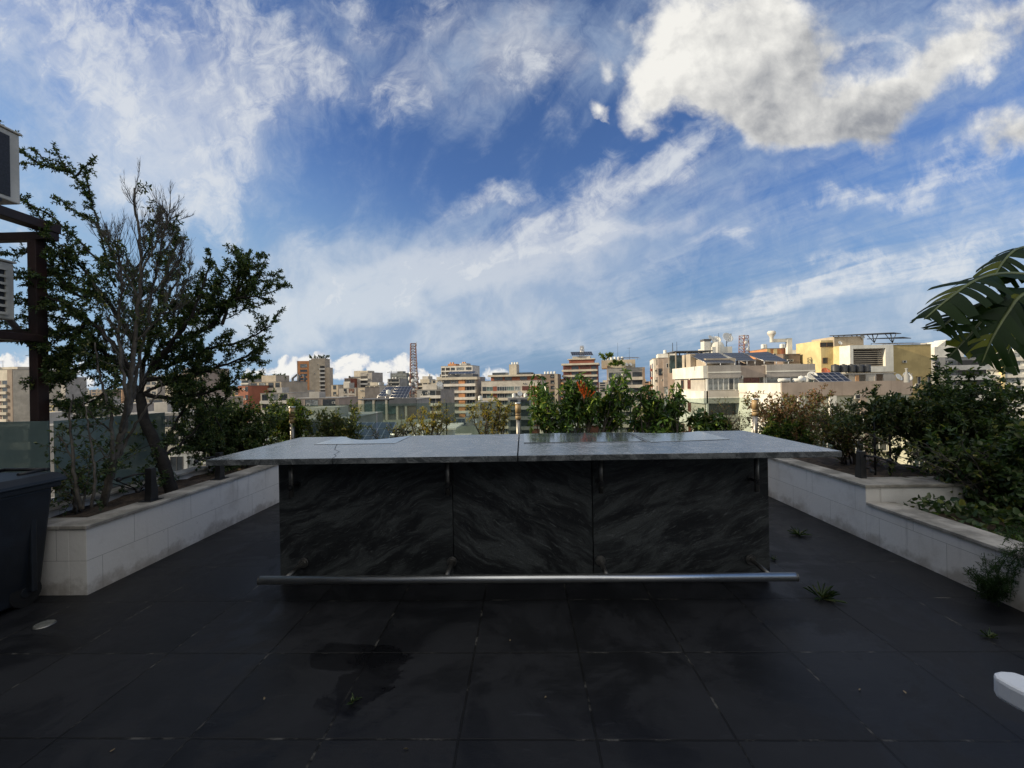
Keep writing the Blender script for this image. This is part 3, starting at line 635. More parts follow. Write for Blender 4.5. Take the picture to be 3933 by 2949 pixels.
class Bld:
    """one building; local x runs along its front, local y into it, z up; origin at the front left foot"""
    def __init__(s, label, Y, u0, u1, vt, dep, wall, yaw=0, cat='building', name='apartment_building', group=None, par=0., w=None, x0=None, x1=None, vref=1480, roofm='roof'):
        a = at(u0, vref, Y); bb = at(u1, vref, Y); top = at((u0+u1)/2, vt, Y).z
        s.w = (bb.x-a.x) if w is None else w; s.h = top-GZ; s.d = dep; s.Y = Y; yaw = R_(-12) if (yaw == 0 and Y >= 140) else yaw; s.wall = W[wall]; s.top = top; s.nwin = 0
        s.root = empty(name, (a.x, Y, GZ), yaw, label, cat, group); s.root['height'] = s.h
        b = MB(); b.box(0, s.w, 0, dep, 0, s.h); b.build('wall', s.wall, s.root, fixn=False)
        if par >= 0:
            b = MB(); t = .25; h0, h1 = s.h+.002, s.h+.10
            b.box(-.15, s.w+.15, -.15, dep+.15, h0, h1); b.build('roof', W[roofm], s.root, fixn=False)
    def zpx(s, v): return at((1966), v, s.Y).z
    def side(s, side):
        if side == 'front': return Matrix.Identity(4), s.w
        if side == 'left': return Matrix.Translation((0, s.d, 0)) @ Matrix.Rotation(R_(-90), 4, 'Z'), s.d
        if side == 'right': return Matrix.Translation((s.w, 0, 0)) @ Matrix.Rotation(R_(90), 4, 'Z'), s.d
    def box(s, name, x0, x1, y0, y1, z0, z1, m_, side='front', label=None):
        T, L = s.side(side); o = MB().box(x0, x1, y0, y1, z0, z1, M=T).build(name, W.get(m_, m_) if isinstance(m_, str) else m_, s.root)
        if label: o['label'] = label
        return o
    def win(s, side, f0, f1, z, h_, kind='glass', fr='white', nm=1, proud=0):
        T, L = s.side(side)
        if s.nwin > 96: return
        s.nwin += 1
        w_ = (f1-f0)*L; me, fm = wmesh(w_, h_, kind, fr, nm)
        o = link('window', me, s.root, T @ Matrix.Translation((f0*L+w_/2, -.003-proud, z)))
        link('frame', fm, o, Matrix.Identity(4))
    def floors(s, side, fh, n, segs, band=1.1, proud=.6, bm='white', top=None, bf=(0, 1), skipband=(), wh=None, bname='balcony'):
        """n storeys counted down from top: a projecting balcony band under each row of openings"""
        T, L = s.side(side); top = s.h if top is None else top
        for i in range(n):
            zt = top-i*fh; zb = zt-fh              # storey from zb to zt; band occupies its lowest part
            if zb < 1: break
            if band > 0 and i not in skipband:
                z0 = zb-.25; z1 = zb+band-.25
                s.box(bname, bf[0]*L, bf[1]*L, -proud, -.002, z0, z1, bm, side)
            lo = (zb+band-.20) if band > 0 else zb+.9
            hi = zt-.32; hh = wh or (hi-lo)
            for sg in segs:
                f0, f1, kind = sg[:3]; nm = sg[3] if len(sg) > 3 else 1; fr = sg[4] if len(sg) > 4 else 'dark'
                if kind.startswith('wall:'): s.box('panel', f0*L, f1*L, -.12, -.002, lo, hi+.05, kind[5:], side)
                elif kind != '-': s.win(side, f0, f1, lo+hh/2, hh-.1, kind, fr, nm)
        # full height piers
    def pier(s, side, f0, f1, m_, z0=1, z1=None, proud=.3):
        T, L = s.side(side); s.box('pier', f0*L, f1*L, -proud, -.0025, z0, s.h-.05 if z1 is None else z1, m_, side)
    def on_roof(s, fx, fy, dz=.10):
        return s.root.matrix_basis @ Vector((fx*s.w, fy*s.d, s.h+dz)) if False else (Matrix.Translation(s.root.location) @ Matrix.Rotation(s.root.rotation_euler.z, 4, 'Z')) @ Vector((fx*s.w, fy*s.d, s.h+dz))
    def px(s, u, v, y=0.):      # fraction along the front and world z for a pixel
        p = at(u, v, s.Y+y); return (p.x-s.root.location.x), p.z-GZ

# roof furniture ------------------------------------------------------------
def lat(name, loc, H, w0, w1, n, mts, label, cat, drums=(), group=None):
    r = empty(name, loc, .4, label, cat, group); fr = MB()
    t = max(.05, w0*.05)
    def wz(z): return (w0+(w1-w0)*z/H)/2
    for sx, sy in ((-1,-1),(1,-1),(1,1),(-1,1)):
        fr.tube([(sx*wz(0), sy*wz(0), 0), (sx*wz(H), sy*wz(H), H)], t, 4)
    for i in range(n+1):
        z = H*i/n; a = wz(z); z2 = H*(i+1)/n; c_ = wz(min(z2, H)); mi = i % 2
        cs = [(-1,-1),(1,-1),(1,1),(-1,1)]
        for k in range(4):
            p, q = cs[k], cs[(k+1) % 4]
            fr.tube([(p[0]*a, p[1]*a, z), (q[0]*a, q[1]*a, z)], t*.7, 3, mi)
            if i < n: fr.tube([(p[0]*a, p[1]*a, z), (q[0]*c_, q[1]*c_, z2)], t*.7, 3, mi)
    fr.build('lattice', mts, r, fixn=False)
    for z, a, rr in drums:
        q = wz(z)+rr*.5; c_ = Vector((math.cos(a)*q, math.sin(a)*q, z))
        Mx = Matrix.Rotation(a, 4, 'Z') @ Matrix.Rotation(R_(90), 4, 'Y')
        MB().lathe([(.01, -.25*rr), (rr, -.2*rr), (rr, .25*rr), (rr*.8, .42*rr), (.01, .5*rr)], c_, 12, M=Mx).build('dish', M['dish'], r)
    return r
def make_tank(m_, label, rr=.55, h_=1.3):
    r = empty('water_tank', (0, 0, -900), label=label, cat='water tank')
    MB().lathe([(.01, .12), (rr, .12), (rr*1.02, h_*.3), (rr*.98, h_*.33), (rr*1.02, h_*.6), (rr*.98, h_*.63), (rr, h_*.9), (rr*.8, h_*1.0), (.01, h_*1.04)], n=16).build('body', m_, r)
    MB().lathe([(.01, h_*1.1), (rr*.33, h_*1.09), (rr*.34, h_*1.0), (.01, h_*1.0)], n=12).build('lid', m_, r)
    b = MB()
    for k in range(4): a = k*math.pi/2; b.tube([(rr*.8*math.cos(a), rr*.8*math.sin(a), -.0), (rr*.8*math.cos(a), rr*.8*math.sin(a), .14)], .04, 4)
    b.lathe([(rr*.74, .10), (rr*.86, .10), (rr*.86, .14), (rr*.74, .14)], n=12)
    b.build('stand', M['steel_dull'], r)
    return r
def make_dish(m_, label):
    r = empty('satellite_dish', (0, 0, -900), label=label, cat='satellite dish')
    Mx = Matrix.Translation((0, -.1, .95)) @ Matrix.Rotation(R_(62), 4, 'X')
    MB().lathe([(.01, 0), (.25, .03), (.5, .12), (.6, .18), (.6, .20), (.5, .14), (.25, .05), (.01, .02)], n=18, M=Mx).build('reflector', m_, r)
    MB().tube([(0, 0, 0), (0, 0, .95), (0, -.1, 1.)], .04, 6).build('mast', M['steel_dull'], r)
    MB().tube([(0, -.1, .4), (0, -.75, 1.3)], .02, 5).box(-.05, .05, -.82, -.70, 1.28, 1.38).build('feed_arm', M['steel_dull'], r)
    return r
TK = {k: make_tank(M[m_], l, rr, h_) for k, m_, l, rr, h_ in (('w', 'tank_w', 'x', .55, 1.3), ('b', 'tank_b', 'x', .62, 1.45), ('o', 'tank_o', 'x', .6, 1.1))}
DS = {'w': make_dish(M['dish'], 'x'), 'r': make_dish(M['dish_r'], 'x')}
used = set()
def put(src, key, loc, rz, label, group=None, scale=1.):
    s_ = src[key]
    if (id(src), key) not in used:
        used.add((id(src), key)); s_.location = loc; s_.rotation_euler = (0, 0, rz); s_.scale = (scale,)*3; s_['label'] = label; o = s_
        src[key] = s_
    else: o = copy_tree(s_, loc, rz, label, scale)
    if group: o['group'] = group
    elif 'group' in o: del o['group']
    return o
def solar(name, label, p, w_, l_, tilt, rz, nx, ny, legs=1.2, group=None):
    """tilted array standing at p (world, the middle of its low front edge)"""
    r = empty(name, p, rz, label, 'solar panels', group)
    T = Matrix.Translation((0, 0, legs)) @ Matrix.Rotation(R_(tilt), 4, 'X')
    pw, pl_ = w_/nx, l_/ny
    pm = None
    for i in range(nx):
        for j in range(ny):
            if nx*ny > 100: break
            if pm is None: pm = MB().box(-pw/2+.03, pw/2-.03, -pl_/2+.03, pl_/2-.03, 0, .04).mesh('cell_panel', M['cells'])
            link('cell_panel', pm, r, T @ Matrix.Translation((-w_/2+pw*(i+.5), pl_*(j+.5), .0)))
    b = MB()
    for i in range(nx+1): x = -w_/2+pw*i; b.box(x-.03, x+.03, 0, l_, -.02, .06, M=T)
    for j in range(ny+1): b.box(-w_/2, w_/2, pl_*j-.03, pl_*j+.03, -.03, .055, M=T)
    b.build('frame', M['alu'], r)
    b = MB(); n = max(2, int(w_/3.5)+1)
    for i in range(n):
        x = -w_/2+w_*i/(n-1)
        for yy in (.02*l_, .98*l_):
            q = T @ Vector((x, yy, -.02)); b.tube([(q.x, q.y, 0 if legs > 0 else -2), q], .05, 4)
    b.build('legs', M['steel_dull'], r)
    return r
def rod(name, loc, h_, label, cat='antenna', rr=.06, yagi=False):
    r = empty(name, loc, 0, label, cat)
    MB().tube([(0, 0, 0), (0, 0, h_)], [rr, rr*.5], 6).build('mast', M['blackmetal'], r)
    if yagi:
        b = MB(); b.tube([(-.9, 0, h_*.93), (.9, 0, h_*.93)], .03, 4)
        for i in range(6): b.tube([(-.8+.3*i, -.3, h_*.93), (-.8+.3*i, .3, h_*.93)], .02, 3)
        b.build('crossbar', M['blackmetal'], r)
    return r

# --- far left -----------------------------------------------------------
B = {}
b = Bld('cream tower with dark brown balcony bands at the far left edge, beside the pergola post', 180, -90, 104, 1421, 16, 'cream')
b.floors('front', 2.95, 11, [(.02, .68, 'shut', 6), (.72, .99, 'glass', 2)], band=1.15, proud=.7, bm='cream', top=b.h-4.4, bf=(0, .86))
b.pier('front', .86, .995, 'brown', proud=.15); b.box('penthouse', 2, b.w-1, 2, 9, b.h+.1, b.h+1.2, 'cream')
b = Bld('pale grey tower with white balconies on its left half, behind the pergola post', 330, 191, 271, 1449, 14, 'mauve')
b.floors('front', 3.0, 13, [(.02, .42, 'glass', 2)], band=1.1, proud=.8, bm='white', bf=(0, .44), top=b.h-1); b.box('stair_head', 6, 12, 2, 8, b.h+.1, b.h+2, 'mauve')
b = Bld('low yellow building just right of the pergola post', 150, 184, 240, 1556, 12, 'yellow'); b.floors('front', 3, 3, [(.1, .3, 'glass'), (.45, .65, 'glass'), (.75, .92, 'glass')], band=0)
b = Bld('grey block seen through the crown of the bare tree', 260, 535, 622, 1446, 14, 'mauve'); b.floors('front', 3., 8, [(.08, .25, 'glass'), (.4, .6, 'glass'), (.7, .9, 'glass')], band=0)
b = Bld('cream block with a grid of dark windows behind the leafy dark tree', 240, 636, 700, 1436, 14, 'cream'); b.floors('front', 3., 9, [(.15, .42, 'dark'), (.55, .9, 'dark')], band=1.0, proud=.3, bm='cream')
b = Bld('brown stone block behind the right part of the leafy dark tree', 230, 704, 800, 1414, 16, 'pink'); b.floors('front', 3., 9, [(.1, .3, 'glass'), (.4, .6, 'glass'), (.72, .92, 'glass')], band=0)
b = Bld('brick red box shaped building above the left bushes', 150, 914, 960, 1481, 10, 'brick'); b.floors('front', 3., 4, [(.75, .97, 'glass')], band=0)
b = Bld('low cream building with a leafy roof terrace, right of the brick red box', 160, 960, 1100, 1467, 14, 'beige'); b.floors('front', 3., 5, [(.02, .22, 'glass', 2), (.3, .5, 'blind', 2), (.6, .75, 'glass'), (.82, .95, 'glass')], band=1.0, proud=.6, bm='cream')
b.box('penthouse', 2.5, 9, 3, 10, b.h+.1, b.h+2.6, 'beige')
rod('antenna', b.on_roof(.52, .3), 4.2, 'thin aerial with a small drum on the roof of the low cream building', yagi=True)
b = Bld('narrow grey block with balconies far behind the brick red box', 300, 927, 962, 1443, 12, 'grey'); b.floors('front', 3., 6, [(.1, .9, 'glass', 2)], band=1.1, proud=.7, bm='white')
# --- brown tower with orange flank --------------------------------------
b = Bld('tall brown and orange tower, left flank lit by the sun, plants on its roof', 300, 1197, 1246, 1376, 12, 'beige', yaw=R_(8))
b.floors('front', 2.9, 16, [(.66, .98, 'dark')], band=1.0, proud=1.1, bm='white', bf=(.62, 1.02), top=b.h-5)
b.box('wing', -9.8, -.02, 1.2, 13, 0, b.h-1.6, 'orange', label='sunlit orange wing'); b.box('wing', b.w+.02, b.w+2.9, 1.0, 9, 0, b.h-6.5, 'beige', label='lower wing on the right')
b.box('fin', -10.1, -9.82, .9, 12.8, 0, b.h-1.5, 'white')
b.box('stair_core', -1.6, 1.2, .2, 1.1, 0, b.h-1.0, 'beige')
for i in range(9):
    z = b.h-4.5-i*2.95; k = 'blind' if i == 0 else 'glass'
    me, fm = wmesh(4.6, 2.4 if i == 0 else 1.5, k, 'wood', 2); o = link('window', me, b.root, Matrix.Translation((-5.6, 1.19, z-.6 if i == 0 else z-1.2))); link('frame', fm, o, Matrix.Identity(4))
B['tower'] = b
fr_ = empty('roof_frame', at(1120, 1500, 200), 0, 'dark grey angular steel frame on a terrace, left of the brown tower', 'roof frame')
q0 = at(1120, 1500, 200); b2 = MB()
for pts in (((1122, 1510), (1124, 1452), (1142, 1438)), ((1124, 1465), (1150, 1465)), ((1142, 1438), (1150, 1446), (1150, 1470))):
    b2.tube([at(u, v, 200)-q0 for u, v in pts], .55, 4)
    b2.tube([at(u, v, 200)-q0+Vector((0, 5, 0)) for u, v in pts], .55, 4)
b2.build('frame', W['darkgrey'], fr_)
b = Bld('low white terrace building under the angular steel frame', 200, 1085, 1150, 1500, 12, 'pale'); b.floors('front', 3., 3, [(.1, .4, 'glass'), (.55, .9, 'glass')], band=0)
b = Bld('stepped cream building with deep grey balconies left of the antenna mast', 290, 1385, 1434, 1431, 14, 'mauve'); b.floors('front', 3., 10, [(.03, .6, 'dark', 2)], band=1.1, proud=.9, bm='white', bf=(0, .68), top=b.h-2)
b.box('wing', -9.2, -.02, .5, 12, 0, b.h-3.2, 'pale', label='wing with a dark stair slot'); b.box('stair_slot', -5.6, -4.5, .38, .5, b.h-16, b.h-7, GL['dark'])
b.box('penthouse', -7, 4, 3, 11, b.h-3.18, b.h+1.5, 'cream'); b.box('cornice', -9.5, 1, .2, 3, b.h-3.18, b.h-2.6, 'darkgrey')
b = Bld('dark balcony building leaning against the stepped cream building', 285, 1323, 1350, 1453, 12, 'rust'); b.floors('front', 3., 7, [(.05, .95, 'dark', 2)], band=1.1, proud=.9, bm='white')
b = Bld('beige low block right of the brown tower', 200, 1272, 1301, 1478, 12, 'beige'); b.floors('front', 3., 5, [(.3, .7, 'glass')], band=0)
b = Bld('grey brown building with a small roof house, centre left skyline', 190, 1301, 1374, 1490, 14, 'mauve'); b.floors('front', 3., 5, [(.3, .45, 'glass'), (.6, .9, 'shut', 2)], band=0); b.box('stair_head', 1, 4, 2, 6, b.h+.1, b.h+2.4, 'pale')
b = Bld('plain beige block between the grey brown and the cream balcony building', 185, 1374, 1404, 1488, 12, 'beige')
b = Bld('cream building with small rounded balconies behind the solar roof', 230, 1404, 1462, 1481, 14, 'cream'); b.floors('front', 2.8, 5, [(.05, .25, 'dark'), (.35, .6, 'dark'), (.7, .95, 'dark')], band=1.0, proud=1.0, bm='yellow'); b.box('penthouse', 1.5, 6, 2, 9, b.h+.1, b.h+1.8, 'cream')
b = Bld('grey green slab building wrapped in scaffolding mesh, left of the antenna mast', 420, 1500, 1569, 1433, 16, 'olive'); b.floors('front', 3.1, 9, [(.03, .97, 'blind', 8)], band=1., proud=.3, bm='olive')
b.box('stair_head', 6, 12, 3, 9, b.h+.1, b.h+2, 'olive')
cr = empty('crane', at(1503, 1440, 410), 0, 'small construction crane jib beside the scaffolded building', 'crane')
MB().tube([(0, 0, -20), (0, 0, 4)], .3, 4).tube([(-4, 0, 2.5), (9, 0, 2.2)], .22, 4).tube([(0, 0, 4), (-4, 0, 2.6)], .1, 3).tube([(0, 0, 4), (9, 0, 2.3)], .1, 3).build('jib', W['darkgrey'], cr)
b = Bld('low dark building with a roof hut in front of the scaffolded building', 330, 1489, 1540, 1455, 12, 'grey'); b.floors('front', 3., 5, [(.1, .9, 'glass', 3)], band=1., proud=.6, bm='grey')
p = at(1590, 1515, 170)
M['mast_r'] = mat('mast_red', (.22, .10, .08), .7, .2); M['mast_w'] = mat('mast_white', (.36, .33, .30), .7, .2)
lat('antenna_mast', (p.x, 170, p.z-4), 24.5, 3.3, 1.9, 22, [M['mast_r'], M['mast_w']], 'tall red and white lattice antenna mast crowded with drum dishes', 'antenna mast',
    [(9.5, -1.9, .75), (9.8, -1.2, .7), (8., -2.4, .6), (10.5, -.4, .8), (10.4, 3.2, .8), (11.8, -1.6, .55), (12.4, -.6, .6), (12.6, -2.8, .6), (7.2, -1.1, .6), (6, -1.8, .5), (16.5, -.3, .45), (16.2, -1.2, .4), (14.2, -2.2, .4), (13.6, -1.0, .45), (8.9, .2, .6), (8.2, 3.5, .55)])
COL.objects['antenna_mast'].children[0]['label'] = 'red and white steel lattice'
b2 = MB(); r = COL.objects['antenna_mast']
for k in range(22):
    z = 9+k*.72; a = rnd.uniform(0, 6.28); b2.box(math.cos(a)*1.3-.12, math.cos(a)*1.3+.12, math.sin(a)*1.3-.1, math.sin(a)*1.3+.1, z, z+1.1)
b2.build('antenna_panels', M['dish'], r)
b = Bld('stepped beige building right of the antenna mast', 330, 1605, 1660, 1470, 16, 'cream'); b.floors('front', 2.9, 5, [(.05, .3, 'dark'), (.4, .7, 'glass', 2), (.8, .95, 'dark')], band=1., proud=.7, bm='cream')
b.box('upper_storeys', 1, 8.8, 2, 14, b.h+.1, b.h+2.9, 'cream'); b.box('upper_storeys', 2, 7, 4, 12, b.h+2.9, b.h+5.2, 'pale'); put(TK, 'w', b.on_roof(.55, .5, 5.2), 0, 'white water tank on the stepped beige building', scale=1.3)
b = Bld('cream building with a roof tank left of the white grid block', 300, 1658, 1700, 1460, 14, 'cream'); b.floors('front', 2.9, 6, [(.1, .35, 'glass'), (.6, .9, 'dark')], band=0); b.box('penthouse', 3, 7.7, 2, 10, b.h+.1, b.h+2.4, 'cream'); put(TK, 'b', b.on_roof(.6, .4, 2.4), 0, 'dark tank on the cream building left of the white grid block', scale=1.2)
b = Bld('white and grey building with sunlit balconies below the antenna mast', 165, 1601, 1700, 1497, 14, 'grey')
b.floors('front', 3., 6, [(.22, .42, 'glass', 2), (.55, .75, 'glass', 2), (.8, .97, 'dark')], band=1.1, proud=1.0, bm='white', bf=(.18, 1)); b.box('penthouse', 1, 7, 3, 10, b.h+.1, b.h+2.2, 'pale')
for i in range(3): put(TK, 'w', b.on_roof(.66+.09*i, .3), 0, 'one of three white water tanks above the sunlit balconies below the mast', 'white tanks above the sunlit balconies', 1.)
put(DS, 'w', b.on_roof(.88, .1), .3, 'large white satellite dish at the roof corner left of the white grid block', scale=2.)
# --- white grid block and the banded pair --------------------------------
b = Bld('tall white block with a grid of dark openings and orange roof tanks', 300, 1695, 1822, 1405, 16, 'white')
b.floors('front', 2.95, 12, [(.02, .12, 'dark'), (.16, .28, 'dark'), (.32, .44, 'glass'), (.5, .72, 'blind', 2), (.80, .96, 'glass', 2)], band=.9, proud=.35, bm='white', top=b.h-.9)
b.box('penthouse', 4, 10, 3, 12, b.h+.1, b.h+1.6, 'orange'); b.box('penthouse', 14, 18, 3, 12, b.h+.1, b.h+1.8, 'pale')
for i, f in enumerate((.22, .30, .62, .68)): put(TK, 'o', b.on_roof(f, .35, 1.6), 0, 'orange brown tank in the row on top of the tall white grid block', 'orange tanks on the white grid block', 1.1)
b = Bld('cream banded apartment block with an orange column and glazed balconies', 195, 1696, 1835, 1449, 14, 'mauve')
b.floors('front', 3.05, 9, [(.03, .24, 'glass', 3), (.27, .48, 'blind', 3, 'wood'), (.73, .96, 'glass', 3, 'white')], band=1.15, proud=1.3, bm='white', top=b.h-.8)
b.pier('front', .52, .69, 'orange', proud=.9); b.box('cornice', -.9, b.w+1.0, -1.6, 3, b.h-1.1, b.h+.02, 'cream'); b.box('penthouse', 2.5, b.w-2, 1.5, 10, b.h+.1, b.h+1.4, 'darkgrey')
p = b.on_roof(.55, .1, 1.4); solar('solar_array', 'dark solar array on the roof of the banded block with the orange column', p, 12, 5, 14, 0, 8, 2, .2)
b = Bld('wide cream block with red and orange wall panels and a square stair tower', 187, 1849, 2078, 1462, 16, 'pale')
b.floors('front', 3.05, 9, [(.02, .08, 'glass'), (.09, .20, 'green', 2, 'white'), (.20, .27, 'wall:rust'), (.275, .44, 'glass', 4, 'white'), (.44, .56, 'green', 4, 'white'), (.58, .66, 'blind', 2, 'white'), (.70, .82, 'rustwin', 2, 'wood'), (.84, .97, 'wall:brick')], band=1.0, proud=1.1, bm='cream', top=b.h-2.1)
b.box('attic', 4.2, b.w-.5, .6, 12, b.h+.1, b.h+1.8, 'brick'); b.box('attic_roof', 3.2, b.w+.5, -.8, 13, b.h+1.82, b.h+2.6, 'cream')
for f0, f1 in ((.22, .36), (.40, .52), (.66, .78)): 
    me, fm = wmesh((f1-f0)*b.w, 1.3, 'glass', 'dark', 3); o = link('window', me, b.root, Matrix.Translation(((f0+f1)/2*b.w, .59, b.h+.95))); link('frame', fm, o, Matrix.Identity(4))
b.box('roof_lights', 4.5, 10.5, 2, 8, b.h+2.62, b.h+3.7, GL['glass']); b.box('stair_tower', 12.3, 15.6, 1.5, 7, b.h+2.62, b.h+7.1, 'cream'); b.box('roof_lights', 16.2, 22, 2, 8, b.h+2.62, b.h+3.5, GL['glass'])
for i in range(3): put(TK, 'w', b.on_roof(.505+.045*i, .25, 7.1), 0, 'one of three white tanks on the square stair tower', 'white tanks on the square stair tower', .8)
b = Bld('brown grey tower behind the umbrella plants with white tanks on it', 230, 2081, 2143, 1437, 14, 'brown'); b.floors('front', 3., 8, [(.55, .9, 'glass', 2)], band=0); b.pier('front', .8, 1., 'beige', proud=.2)
for i in range(4): put(TK, 'w', b.on_roof(.15+.2*i, .3), 0, 'one of four white tanks on the brown grey tower', 'white tanks on the brown grey tower', 1.1)
b = Bld('small orange brown building in the gap left of the pagoda like tower', 260, 2128, 2172, 1455, 12, 'peach'); b.floors('front', 3., 5, [(.1, .4, 'glass'), (.6, .9, 'dark')], band=0)
# --- pagoda like tower ------------------------------------------------------
b = Bld('pagoda like tower of stacked cream balconies under a raised solar roof', 240, 2164, 2294, 1403, 18, 'rust')
b.floors('front', 3.0, 11, [(.03, .2, 'rustwin', 2, 'wood'), (.25, .45, 'glass', 3), (.5, .78, 'rustwin', 4, 'wood'), (.82, .97, 'glass')], band=1.1, proud=1.2, bm='cream', top=b.h-.2)
b.floors('left', 3.0, 6, [(.1, .5, 'glass', 2)], band=1.1, proud=.8, bm='cream', top=b.h-.2)
b.box('cornice', -.8, b.w+.8, -1.4, 18, b.h+.12, b.h+1.1, 'cream'); b.box('upper_storeys', 3.2, b.w-2, 2, 14, b.h+1.12, b.h+3.2, 'rust'); b.box('cornice', 2.4, b.w-1.4, 1.2, 15, b.h+3.22, b.h+3.8, 'cream'); b.box('upper_storeys', 5, b.w-4, 3, 12, b.h+3.82, b.h+5.2, 'pale')
solar('solar_array', 'solar roof raised above the pagoda like tower', b.on_roof(.57, .12, 5.0), 12, 6.5, 22, 0, 10, 2, .6)
p = b.on_roof(.53, .5, 5.2); lat('antenna_mast', p, 6.3, 2.2, 1.4, 7, [M['mast_w'], M['mast_w']], 'stubby pale antenna cluster on top of the pagoda like tower', 'antenna mast', [(2.5, -1.5, .6), (3.6, -.8, .5), (4.6, -2, .5), (5.4, -1.2, .4), (3, -2.6, .5)])
# --- right hand group ------------------------------------------------------
b = Bld('grey banded apartment block with a peach sunlit flank and roof plants', 165, 2333, 2472, 1413, 22, 'grey')
b.floors('front', 3.0, 10, [(.05, .16, 'glass', 2), (.2, .45, 'blind', 4), (.5, .62, 'glass', 2), (.68, .92, 'glass', 4)], band=1.15, proud=1.0, bm='pale', top=b.h-1.4)
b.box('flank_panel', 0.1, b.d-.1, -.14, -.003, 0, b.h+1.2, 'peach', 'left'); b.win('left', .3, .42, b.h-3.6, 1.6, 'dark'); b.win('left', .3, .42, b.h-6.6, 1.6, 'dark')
b.pier('front', .94, 1.0, 'brown', proud=1.05)
b.box('penthouse', -2.2, 10.6, 2.5, 16, b.h+.1, b.h+3.3, 'beige'); b.box('penthouse', 2, 10.2, 1.2, 2.4, b.h+.1, b.h+1.6, 'cream')
for i in range(3): put(DS, 'w', b.on_roof(.42+.1*i, .02), .3*i, 'one of three white dishes in a row on the ledge of the grey banded block', 'dishes on the ledge of the grey banded block', 1.2)
for i in range(5): put(TK, 'w', b.on_roof(.02+.1*i, .25, 3.3), 0, 'white water tank in the row on the penthouse of the grey banded block', 'tanks on the penthouse of the grey banded block', 1.)
solar('solar_array', 'flat solar rack on the penthouse of the grey banded block', b.on_roof(.62, .14, 3.3), 8, 4, 8, 0, 5, 2, .5)
rod('antenna', b.on_roof(.30, .3, 3.3), 7, 'thin whip aerial above the grey banded block'); rod('antenna', b.on_roof(.62, .3, 3.3), 5, 'crossbar aerial above the grey banded block', yagi=True)
b = Bld('cream strip building with red brown window columns, flank in the sun', 150, 2512, 2525, 1376, 16, 'offwhite', w=1.6)
for i in range(12):
    b.win('left', .25, .40, b.h-2.6-i*2.9, 1.6, 'rustwin', 'wood'); b.box('balcony', 9, 12.6, -.7, -.003, b.h-4.4-i*2.9, b.h-3.5-i*2.9, 'rust', 'left')
    b.win('left', .62, .78, b.h-2.6-i*2.9, 1.8, 'glass', 'dark')
b = Bld('brown stone tower with a rounded bay and a tall strip of glass', 142, 2530, 2607, 1374, 14, 'pink')
b.box('upper_box', 1.4, b.w+.0, -1.6, -.005, b.h-9.5, b.h-.5, 'pink', label='projecting upper box'); me, fm = wmesh(3., 1.2, 'dark', 'white', 2); o = link('window', me, b.root, Matrix.Translation((3.9, -1.62, b.h-2.6))); link('frame', fm, o, Matrix.Identity(4))
bay = MB(); bay.lathe([(1.75, 0), (1.75, b.h-10.)], (3.4, .2, 0), 24); bay.lathe([(.01, b.h-9.9), (1.9, b.h-9.9), (1.9, b.h-9.4), (.01, b.h-9.4)], (3.4, .2, 0), 24); bay.build('rounded_bay', GL['blind'], b.root)
for i in range(9): MB().lathe([(1.76, 0), (1.83, 0), (1.83, .5), (1.76, .5)], (3.4, .2, b.h-12.5-i*3), 24).build('bay_band', W['pink'], b.root)
b.win('front', .0, .16, b.h-4.6, 2.2, 'glass', 'dark'); b.floors('left', 3., 8, [(.1, .3, 'dark'), (.55, .8, 'glass')], band=0)
b.box('penthouse', .2, 6, 2, 9, b.h+.1, b.h+1.5, 'offwhite')
put(TK, 'w', b.on_roof(.4, .3, 1.5), 0, 'white tank above the brown stone tower'); rod('antenna', b.on_roof(.75, .2), 5, 'thick roof vent pipe above the brown stone tower', 'pipe', .16); rod('antenna', b.on_roof(.98, .3), 5.4, 'slim roof pipe right of the brown stone tower', 'pipe', .1)
b = Bld('white framed annex between the brown stone tower and the big cream block', 120, 2612, 2700, 1409, 10, 'brown'); b.floors('front', 3., 7, [(.08, .3, 'glass', 3, 'white'), (.4, .6, 'dark', 2)], band=.8, proud=.4, bm='pale'); b.pier('front', 0, .06, 'offwhite', proud=1.)
